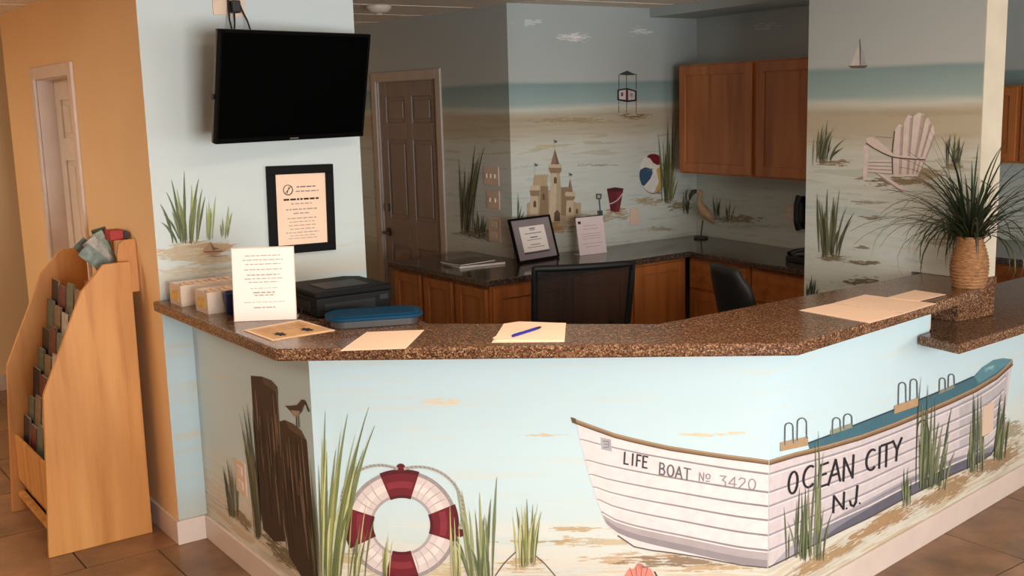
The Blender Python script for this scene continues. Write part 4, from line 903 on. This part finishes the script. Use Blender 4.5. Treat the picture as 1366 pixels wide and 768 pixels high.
# standing sign
a, b = onz(313, 429, ZT), onz(395, 426, ZT); t2 = (b-a).xy.normalized(); cc = (a+b)/2
sg_ = thing('sign_holder', (cc.x, cc.y, ZT), rot2(t2), 'white text sign standing upright on the counter', 'sign')
tilt = Matrix.Rotation(D_(-7), 4, 'X'); ww = (b-a).length
o = MB().box(-ww/2, ww/2, -.002, .002, .001, .272, tilt).build('sheet', 'paper_white', sg_)
m = MB(); rn = random.Random(9)
for i, (z, w_, h_) in enumerate(((.244, .13, .003), (.228, .15, .003), (.212, .13, .003), (.192, .14, .003), (.172, .12, .004), (.158, .14, .003), (.145, .11, .003), (.122, .1, .002), (.106, .08, .005), (.096, .07, .004), (.07, .15, .002), (.05, .08, .004))):
    x = -w_/2
    while x < w_/2: L = rn.uniform(.01, .026); m.box(x, min(x+L, w_/2), -.0026, -.002, z-h_/2, z+h_/2, tilt); x += L+.004
m.build('print', 'ink_light', o)['kind'] = 'stuff'
ac = MB().box(-ww/2-.003, ww/2+.003, .0022, .004, .0, .276, tilt); ac.box(-ww/2, ww/2, .002, .09, 0, .003); ac.build('acrylic_stand', 'clear_plastic', sg_)

# file boxes, cup, printer, tub
for x, y, lab in ((1.47, 4.30, 'clear plastic card box tight against the blue wall'), (1.49, 4.06, 'clear plastic card box beside the small blue cup')):
    t = thing('card_box', (x, y, ZT), 0, lab, 'box')
    m = MB(); m.box(0, .30, 0, .004, 0, .085); m.box(0, .30, .126, .13, 0, .085); m.box(0, .004, .004, .126, 0, .085); m.box(.296, .3, .004, .126, 0, .085); m.box(.004, .296, .004, .126, 0, .004); m.build('tray', 'clear_plastic', t)
    m = MB()
    for i in range(14): m.box(.02+i*.019, .021+i*.019+.012, .008, .122, .005, .07+.006*(i % 3))
    m.build('card_stack', 'paper_peach', t)
    o = MB().box(-.0015, 0, .03, .1, .02, .06).build('front_label', 'label_yellow', t); o['label'] = 'yellow label on the box end'
cu = thing('blue_cup', (1.578, 4.0, ZT), 0, 'small blue plastic cup half hidden behind the sign', 'cup')
MB().lathe([(.034, 0), (.042, .082), (.045, .086), (.041, .086), (.038, .08), (.031, .005)], n=20).build('cup_body', 'cup_blue', cu, smooth=True)
pr = thing('printer', (1.76, 3.66, ZT), D_(-2), 'low charcoal printer behind the standing sign', 'printer')
MB().prism([(0, 0), (.31, 0), (.31, .28), (.27, .31), (.03, .31), (0, .28)], .008, .078).build('body', 'printer_grey', pr, bev=.006)
MB().prism([(-.004, -.004), (.314, -.004), (.314, .27), (.26, .315), (.03, .315), (-.004, .28)], .078, .1).build('scanner_lid', 'printer_lid', pr, bev=.006)
MB().box(.06, .25, .05, .2, .1, .103).build('lid_inset', 'printer_dark', pr, bev=.002)
MB().box(.03, .24, -.003, 0, .02, .055).build('output_slot', 'black_plastic', pr); MB().box(.26, .295, -.003, 0, .045, .065).build('control_panel', 'printer_dark', pr)
MB().box(-.004, 0, .06, .2, .02, .06).build('side_port', 'black_plastic', pr)
for x in (.03, .27):
    for y in (.03, .25): MB().lathe([(.01, 0), (.012, .01)], (x, y, 0), 10).build('foot', 'black_plastic', pr)
co = thing('printer_cable', (1.72, 3.72, ZT), 0, 'thin dark cable looping beside the printer', 'cord')
MB().tube([(.036, .06, .03), (.02, .04, .006), (.012, .0, .004), (.01, -.05, .004), (.03, -.09, .004)], .003, 6).build('cord', 'black_plastic', co)
tu = thing('storage_tub', (1.885, 3.455, ZT), D_(-24), 'shallow grey tub with a blue lid on the counter', 'tub')
def rrect(w_, d_, r, n=5):
    out = []
    for cx_, cy_, a0 in ((w_/2-r, d_/2-r, 0), (-w_/2+r, d_/2-r, 90), (-w_/2+r, -d_/2+r, 180), (w_/2-r, -d_/2+r, 270)):
        for i in range(n+1): a = D_(a0+90*i/n); out.append((cx_+r*math.cos(a), cy_+r*math.sin(a)))
    return out
MB().prism(rrect(.31, .16, .04), 0, .03).build('tub_body', 'tub_body', tu, bev=.004)
lid = MB().prism(rrect(.35, .195, .06), .028, .04).build('lid', 'tub_blue', tu, bev=.004)
m = MB(); r1, r2 = rrect(.32, .165, .045), rrect(.30, .145, .04)
n = len(r1); m.add([(x, y, .04) for x, y in r1]+[(x, y, .046) for x, y in r2], [(i, (i+1) % n, n+(i+1) % n, n+i) for i in range(n)]+[tuple(range(n, 2*n))]); m.build('lid_dome', 'tub_blue', lid)

# ------------------------------------------------------------------ things on the back worktop
cz = ZB
c = (onz(691, 352, cz)+onz(745, 343, cz))/2; t2 = (onz(745, 343, cz)-onz(691, 352, cz)).xy.normalized()
t = thing('framed_certificate', (c.x, c.y+.0, cz), rot2(t2), 'framed certificate with grey mat leaning at mural corner', 'picture frame'); tm_ = Matrix.Rotation(D_(-17), 4, 'X')
w_, h_ = .345, .27; m = MB()
for x0, x1, z0, z1 in ((-w_/2, w_/2, h_-.012, h_), (-w_/2, w_/2, 0.001, .013), (-w_/2, -w_/2+.012, .013, h_-.012), (w_/2-.012, w_/2, .013, h_-.012)): m.box(x0, x1, -.012, .004, z0, z1, tm_)
m.build('frame', 'black_frame', t); mo = MB().box(-w_/2+.012, w_/2-.012, -.006, .003, .013, h_-.012, tm_).build('grey_mat', 'mat_grey', t)
ms = MB().box(-.105, .105, -.0075, -.006, .06, .215, tm_).build('certificate', 'paper_white', t)
m = MB()
for z, wl, hh in ((.2, .05, .006), (.19, .04, .004), (.17, .14, .004), (.145, .06, .006), (.13, .12, .003), (.1, .08, .004), (.085, .14, .003)): m.box(-wl/2, wl/2, -.0082, -.0075, z-hh/2, z+hh/2, tm_)
m.build('print', 'ink', ms)['kind'] = 'stuff'; MB().box(-.105, .105, -.0078, -.006, .048, .054, tm_).build('caption_strip', 'ink_dark', t)
MB().box(-.02, .02, .02, .024, 0.0, .2, Matrix.Rotation(D_(12), 4, 'X') @ Matrix.Translation((0, .085, 0))).build('easel_leg', 'black_frame', t)
c = (onz(775, 341, cz)+onz(808, 337, cz))/2; t2 = (onz(808, 337, cz)-onz(775, 341, cz)).xy.normalized()
t = thing('notice_stand', (c.x, c.y, cz), rot2(t2), 'pale pink notice standing against the sand castle mural', 'sign'); tm_ = Matrix.Rotation(D_(-10), 4, 'X')
o = MB().box(-.105, .105, -.002, .002, .001, .235, tm_).build('sheet', 'paper_pink', t); MB().box(-.107, .107, -.003, .003, .235, .24, tm_).build('top_edge', 'ink_dark', t)
m = MB(); m.box(-.092, -.07, -.0026, -.002, .195, .212, tm_); m.build('emblem', 'ink_dark', o)
m = MB()
for z, wl in ((.18, .1), (.16, .12), (.13, .15), (.115, .15), (.1, .14), (.07, .15), (.05, .1)): m.box(-wl/2, wl/2, -.0026, -.002, z-.0015, z+.0015, tm_)
m.build('print', 'ink_light', o)['kind'] = 'stuff'; MB().box(-.1, .1, .003, .07, 0, .003).build('acrylic_stand', 'clear_plastic', t)
c = onz(632, 352, cz)
for i, (dx, dy, rz, w_, d_, mt_, lab) in enumerate(((0, 0, -8, .30, .24, 'paper_white', 'thick white booklet at the bottom of the magazine pile'), (-.03, .02, 4, .26, .2, 'magazine_cover', 'grey covered magazine on top of the white booklet'))):
    t = thing('magazine', (c.x+dx, c.y+dy, cz+(0 if i == 0 else .0145)), D_(rz), lab, 'magazine')
    MB().box(-w_/2, w_/2, -d_/2, d_/2, 0.001, .013 if i == 0 else .006).build('pages', 'paper_white', t); MB().box(-w_/2-.001, w_/2+.001, -d_/2-.001, d_/2+.001, .013 if i == 0 else .006, .0142 if i == 0 else .0072).build('cover', 'magazine_cover', t)
# wooden heron figure
hb = onz(935, 318, cz); hp_ = Plane(hb.xy, hb.xy+RT.xy); H_ = lambda x, y, o=0: tuple(hp_.at(x, y, o)-hb)
t = thing('heron_figure', hb, 0, 'carved wooden shorebird figure on a stand in worktop corner', 'figurine')
MB().lathe([(.045, 0), (.05, .006), (.046, .014), (.01, .018)], n=20).build('stand_base', 'heron_dark', t, smooth=True)
MB().tube([(0, 0, .015), H_(937.5, 294)], .0045, 8).build('leg', 'heron_dark', t)
MB().tube([H_(x, y) for x, y in ((953, 298), (949, 293), (944, 287), (938, 280), (934, 274), (932, 268), (933, 263), (935, 258.5), (933, 255.5), (928, 255)) ], [.006, .02, .034, .036, .026, .016, .014, .018, .016, .009], 12).build('body', 'heron_wood', t, smooth=True)
MB().tube([H_(x, y) for x, y in ((929, 254.5), (924, 256), (921, 261), (920, 267))], [.012, .016, .013, .004], 8).build('bill', 'heron_dark', t, smooth=True)
# telephones
a = plK.at(1079, 283); t = thing('wall_telephone', a, rot2(plK.t), 'black wall telephone by the column in back office', 'telephone')
MB().box(-.05, .09, -.05, -.001, -.1, .1).build('body', 'black_plastic', t, bev=.008); MB().tube([(-.02, -.06, -.1), (-.02, -.085, -.05), (-.02, -.085, .05), (-.02, -.06, .1)], [.022, .016, .016, .022], 10).build('handset', 'office_black', t)
MB().box(.02, .08, -.054, -.05, -.06, .05).build('keypad', 'printer_grey', t)
a = onz(1076, 349, cz); t = thing('desk_telephone', (a.x, a.y, cz), kz, 'low black desk telephone at the worktop end', 'telephone')
MB().prism([(-.08, -.09), (.1, -.09), (.1, .09), (-.08, .09)], 0, .035).build('body', 'black_plastic', t, bev=.006); MB().tube([(-.05, -.085, .045), (-.05, -.04, .06), (-.05, .04, .06), (-.05, .085, .045)], [.02, .014, .014, .02], 8).build('handset', 'office_black', t)
MB().box(-.01, .08, -.06, .05, .035, .038).build('keypad', 'printer_grey', t)

# ------------------------------------------------------------------ office chairs
def office_chair(loc, rz, label, w_, mesh, ztop=1.055):
    t = thing('office_chair', (loc[0], loc[1], 0), rz, label, 'chair')
    def bow(x): return -.04*(1-(2*x/w_)**2)               # back curves away from the sitter
    z0, z1 = ztop-.455, ztop
    def bp(x, z): return (x, -.24-.10*(z-.6)/.45+bow(x)*.8, z)
    if mesh:
        m = MB(); N = 10; xs = [lerp(-w_/2+.012, w_/2-.012, i/N) for i in range(N+1)]
        ring_ = [bp(x, z1) for x in xs]+[bp(w_/2-.012-.012*k/6, lerp(z1, z0, k/6)) for k in range(1, 6)]+[bp(x*.94, z0) for x in xs[::-1]]+[bp(-(w_/2-.012-.012*k/6), lerp(z1, z0, k/6)) for k in range(5, 0, -1)]
        m.tube(ring_+[ring_[0], ring_[1]], .017, 8, False); m.build('back_frame', 'office_black', t, smooth=True)
        m = MB(); vs = []; 
        for j in range(7):
            for i in range(N+1): z = lerp(z0, z1, j/6); vs.append(bp(xs[i]*(.94+.06*j/6), z))
        m.add(vs, [(j*(N+1)+i, j*(N+1)+i+1, (j+1)*(N+1)+i+1, (j+1)*(N+1)+i) for j in range(6) for i in range(N)]); m.build('mesh_back', 'mesh_fabric', t, fix=False)
    else:
        m = MB(); n = 16; vs = []; prof = []
        for i in range(n+1):
            z = lerp(z0, z1, i/n); k = min(1, math.sqrt(max(0, 1-((i/n-.5)/.5)**6))); prof.append((w_/2*max(.72, k), z))
        for s_, th in ((0, 0), (1, .055)):
            for hw, z in prof:
                for j in range(7): x = lerp(-hw, hw, j/6); q = bp(x, z); e = 1-abs(j/3-1)**3*.55; vs.append((q[0], q[1]-.02*s_*0+(th*e if s_ else -th*0), q[2]))
        M_ = (n+1)*7; fs = []
        for j in range(n):
            for i in range(6): a = j*7+i; fs += [(a, a+1, a+8, a+7), (M_+a+7, M_+a+8, M_+a+1, M_+a)]
        for j in range(n): a = j*7; fs += [(a, a+7, M_+a+7, M_+a), (a+6, M_+a+6, M_+a+13, a+13)]
        for i in range(6): fs += [(i, M_+i, M_+i+1, i+1), (n*7+i, n*7+i+1, M_+n*7+i+1, M_+n*7+i)]
        m.add(vs, fs); m.build('backrest', 'office_black', t, smooth=True)
    MB().prism(rrect(w_*.98, .46, .09), .44, .505).build('seat', 'office_black', t, bev=.02)
    MB().tube([(0, -.12, .43), (0, -.26, .45), (0, -.31, .55), (0, -.31, .68)], .02, 8).build('back_post', 'black_plastic', t)
    for s_ in (-1, 1): MB().tube([(s_*.2, 0, .43), (s_*.28, 0, .45), (s_*.28, 0, .62), (s_*.28, -.1, .655), (s_*.28, .12, .66)], .016, 8).build('armrest', 'black_plastic', t)
    MB().lathe([(.03, .09), (.03, .3), (.022, .3), (.022, .42), (.07, .42), (.07, .44)], n=14).build('gas_lift', 'steel', t)
    for i in range(5):
        a = 2*math.pi*i/5+.3; e = (.29*math.cos(a), .29*math.sin(a)); lg = MB().tube([(0, 0, .1), (e[0], e[1], .075)], [.025, .016], 8).build('base_leg', 'black_plastic', t)
        MB().tube([(e[0]-.02*math.sin(a), e[1]+.02*math.cos(a), .03), (e[0]+.02*math.sin(a), e[1]-.02*math.cos(a), .03)], .03, 14).build('caster', 'black_plastic', lg)
    return t
office_chair((3.57, 4.42), D_(-24), 'black office chair with see-through mesh back before the sand castle', .53, True)
office_chair((3.86, 3.13), D_(-111), 'black padded office chair turned sideways by the drawers', .36, False, 1.13)

# ------------------------------------------------------------------ plant in a woven vase
PX, PY = 4.015, 2.405
pl_ = thing('potted_plant', (PX, PY, ZT), 0, 'grassy green plant in a woven wicker vase at counter end', 'plant')
prof = []
for i in range(61):
    u = i/60; r = .052+.022*math.sin(math.pi*min(1, u*.95+.12))*1.05-.004*u; prof.append((r+.0022*math.sin(u*60*math.pi/2), u*.205))
prof += [(.052, .205), (.048, .18)]
po = MB().lathe(prof, n=36).build('vase', 'wicker', pl_, smooth=True)
MB().lathe([(.047, .178), (.04, .186), (.01, .19)], n=16).build('soil', 'soil', pl_)
rn = random.Random(21)
for i in range(180):
    az = rn.uniform(0, 2*math.pi); rr = rn.uniform(.004, .036); L = rn.uniform(.24, .50); spread = rn.random()**.75; el = lerp(88, 30, spread)
    d = Vector((math.cos(az), math.sin(az), 0)); p_ = Vector((rr*math.cos(az), rr*math.sin(az), .183)); droop = rn.uniform(.5, 2.1)*(.4+spread); wv = rn.uniform(.0032, .0058)
    vs = []; N = 9; e = D_(el); side = Vector((-math.sin(az), math.cos(az), 0)); bad = False
    for j in range(N):
        u = j/(N-1); ww_ = wv*(1-u**3)*(0.6+.8*u if u < .5 else 1)+.0003
        q = p_.copy()
        lim = 4.165-PX
        if q.x > lim-.01 and PY+q.y > 2.44: q.x = lim-.01-(.004*rn.random())
        vs += [tuple(q-side*ww_), tuple(q+Vector((0, 0, -.0012))), tuple(q+side*ww_)]
        st = L/(N-1); p_ = p_+d*math.cos(e)*st+Vector((0, 0, math.sin(e)*st)); e -= droop*st/L*(1.0+u)*.85
        if p_.z < .03: e = max(e, -.1)
    MB().add(vs, [f_ for j in range(N-1) for f_ in ((3*j, 3*j+1, 3*j+4, 3*j+3), (3*j+1, 3*j+2, 3*j+5, 3*j+4))]).build('leaf', rn.choice(['leaf_dark']*6+['leaf_green']*4+(['leaf_yellow'] if i % 5 == 0 else [])), pl_, fix=False, smooth=True)

# ------------------------------------------------------------------ oak brochure rack on the floor
bx0 = Vector((.975, 4.752, 0)); rk = thing('brochure_rack', bx0, 0, 'tall oak floor rack filled with brochures', 'rack')
prof = [(-.012, 0), (.032, .708), (.225, 1.128)]+[(.225+.2*math.sin(D_(a))*.5+.0, 1.128+.104*(1-math.cos(D_(a)))**.6*0+.104*math.sin(D_(a))) for a in (20, 40, 60, 80)]+[(.36, 1.232), (.437, 1.232), (.432, 0)]
for y in (0, .69):
    MB().prismaxis(prof, y-.011, y+.011, lambda u, v, a: (u, a, v)).build('side_panel', 'oak_stand', rk, bev=.002)
MB().box(.412, .428, .0115, .6785, .04, 1.07).build('back_panel', 'oak_stand', rk)
MB().box(.02, .41, .0115, .6785, .08, .1).build('bottom_shelf', 'oak_stand', rk)
MB().box(.03, .045, .0115, .6785, .16, .38).build('front_board', 'oak_stand', rk, bev=.002)
MB().box(.05, .06, .0115, .6785, .04, .10).build('toe_board', 'oak_stand', rk)
bw = [('white', 'white'), ('dark', 'dark'), ('tan', 'tan'), ('blue', 'blue'), ('green', 'green'), ('teal', 'teal'), ('red', 'red')]
bm_cache = {}
tiers = 7
TN = ['the lowest tier', 'the second tier up', 'the third tier up', 'the middle tier', 'the third tier from the top', 'the second tier from the top', 'the top tier']
for k in range(tiers):
    u = lerp(.06, .246, k/(tiers-1)); z = lerp(.28, .91, k/(tiers-1))
    MB().box(u-.003, u+.022, .0115, .6785, z-.006, z).build('shelf', 'oak_stand', rk); MB().box(u-.006, u-.003, .0115, .6785, z-.006, z+.022).build('shelf_lip', 'oak_stand', rk)
    for j in range(5):
        cN_ = bw[(k*3+j*2+(k//2)) % 7][0]; hh = .175+.014*((k*2+j) % 3)
        t = thing('brochure', (bx0.x+u+.006, bx0.y+.08+j*.132, z+.001), 0, '%s folded brochure on %s of the oak rack' % (cN_, TN[k]), 'brochure', 'brochures in the oak rack')
        lean = Matrix.Rotation(D_(6), 4, 'Y')
        MB().box(-.004, .004, -.052, .052, .001, hh, lean).build('pages', 'brochure_white', t); MB().box(-.0055, -.0041, -.053, .053, .001, hh+.001, lean).build('cover', 'brochure_'+cN_, t)
# small wall-mounted oak holder with fanned leaflets
wb = thing('brochure_holder', (1.459, 4.80, 1.09), 0, 'small oak wall holder above the floor rack', 'holder')
side = [(0, 0), (-.085, 0), (-.085, .17), (-.075, .215), (-.05, .232), (0, .232)]
for y in (0, .34): MB().prismaxis(side, y-.008, y+.008, lambda u, v, a: (u, a, v)).build('side_panel', 'oak_stand', wb, bev=.002)
MB().box(-.085, -.076, .0085, .3315, 0, .05).build('front_board', 'oak_stand', wb); MB().box(-.0755, -.0005, .0085, .3315, 0, .01).build('bottom_board', 'oak_stand', wb)
for i, (y, an, lx, c_, lab) in enumerate(((.25, 26, -.02, 'teal', 'teal leaflet fanned out lowest in the wall holder'), (.22, 14, -.025, 'white', 'white leaflet fanned between green and teal ones'), (.19, 4, -.03, 'green', 'green leaflet leaning from the wall holder'), (.16, -8, -.03, 'teal', 'dark teal leaflet at the door end of wall holder'), (.13, -18, -.03, 'blue', 'blue leaflet upright at the back of wall holder'))):
    t = thing('leaflet', (1.459-.043, 4.80+.05+.045*i, 1.128), 0, lab, 'brochure'); ln = Matrix.Rotation(D_((-46, -34, -22, -40, -12)[i]), 4, 'Y')
    c_ = {'teal': 'leaf_grey', 'white': 'brochure_white', 'green': 'leaf_pale', 'blue': 'brochure_green'}[c_]
    MB().box(-.03, .034, -.003, .0, 0, .235, ln).build('cover', c_, t); MB().box(-.029, .033, .0001, .003, 0, .232, ln).build('pages', 'brochure_white', t)
t = thing('red_packet', (1.40, 4.90, 1.285), 0, 'small red packet lying over the fanned leaflets', 'packet'); MB().box(-.03, .03, -.04, .04, .03, .075).build('packet_body', 'red_card', t, bev=.004); MB().box(.031, .045, -.04, .04, .03, .07).build('dark_band', 'brochure_dark', t)

# ------------------------------------------------------------------ ceiling fixtures
a = onz(505, 8, ZC-.01); t = thing('smoke_detector', (a.x, a.y, ZC-.0065), 0, 'round white smoke detector on the back ceiling', 'detector')
MB().lathe([(.075, 0), (.075, -.015), (.055, -.04), (.02, -.046)], n=24).build('housing', 'detector_white', t, smooth=True); MB().lathe([(.02, -.046), (.018, -.056)], n=16).build('sensor', 'ceiling_grid', t)
for x, y in ((1.9, 2.3), (-.7, 5.3), (-1.1, 6.5)):  # unseen panels, added to brighten the counter top and the brown wall
    t = thing('added_light_panel', (x, y, ZC-.0065), 0, {1.9: 'added fill light panel above the front counter', -.7: 'added fill light panel in front of the oak brochure rack', -1.1: 'added fill light panel in front of the white corridor door'}[x], 'light', 'added lobby fill light panels')
    m = MB(); m.box(-.6, .6, -.3, -.27, -.03, 0); m.box(-.6, .6, .27, .3, -.03, 0); m.box(-.6, -.57, -.27, .27, -.03, 0); m.box(.57, .6, -.27, .27, -.03, 0); m.build('frame', 'trim_white', t)
    MB().box(-.57, .57, -.27, .27, -.02, -.012).build('diffuser', 'fill_panel', t)
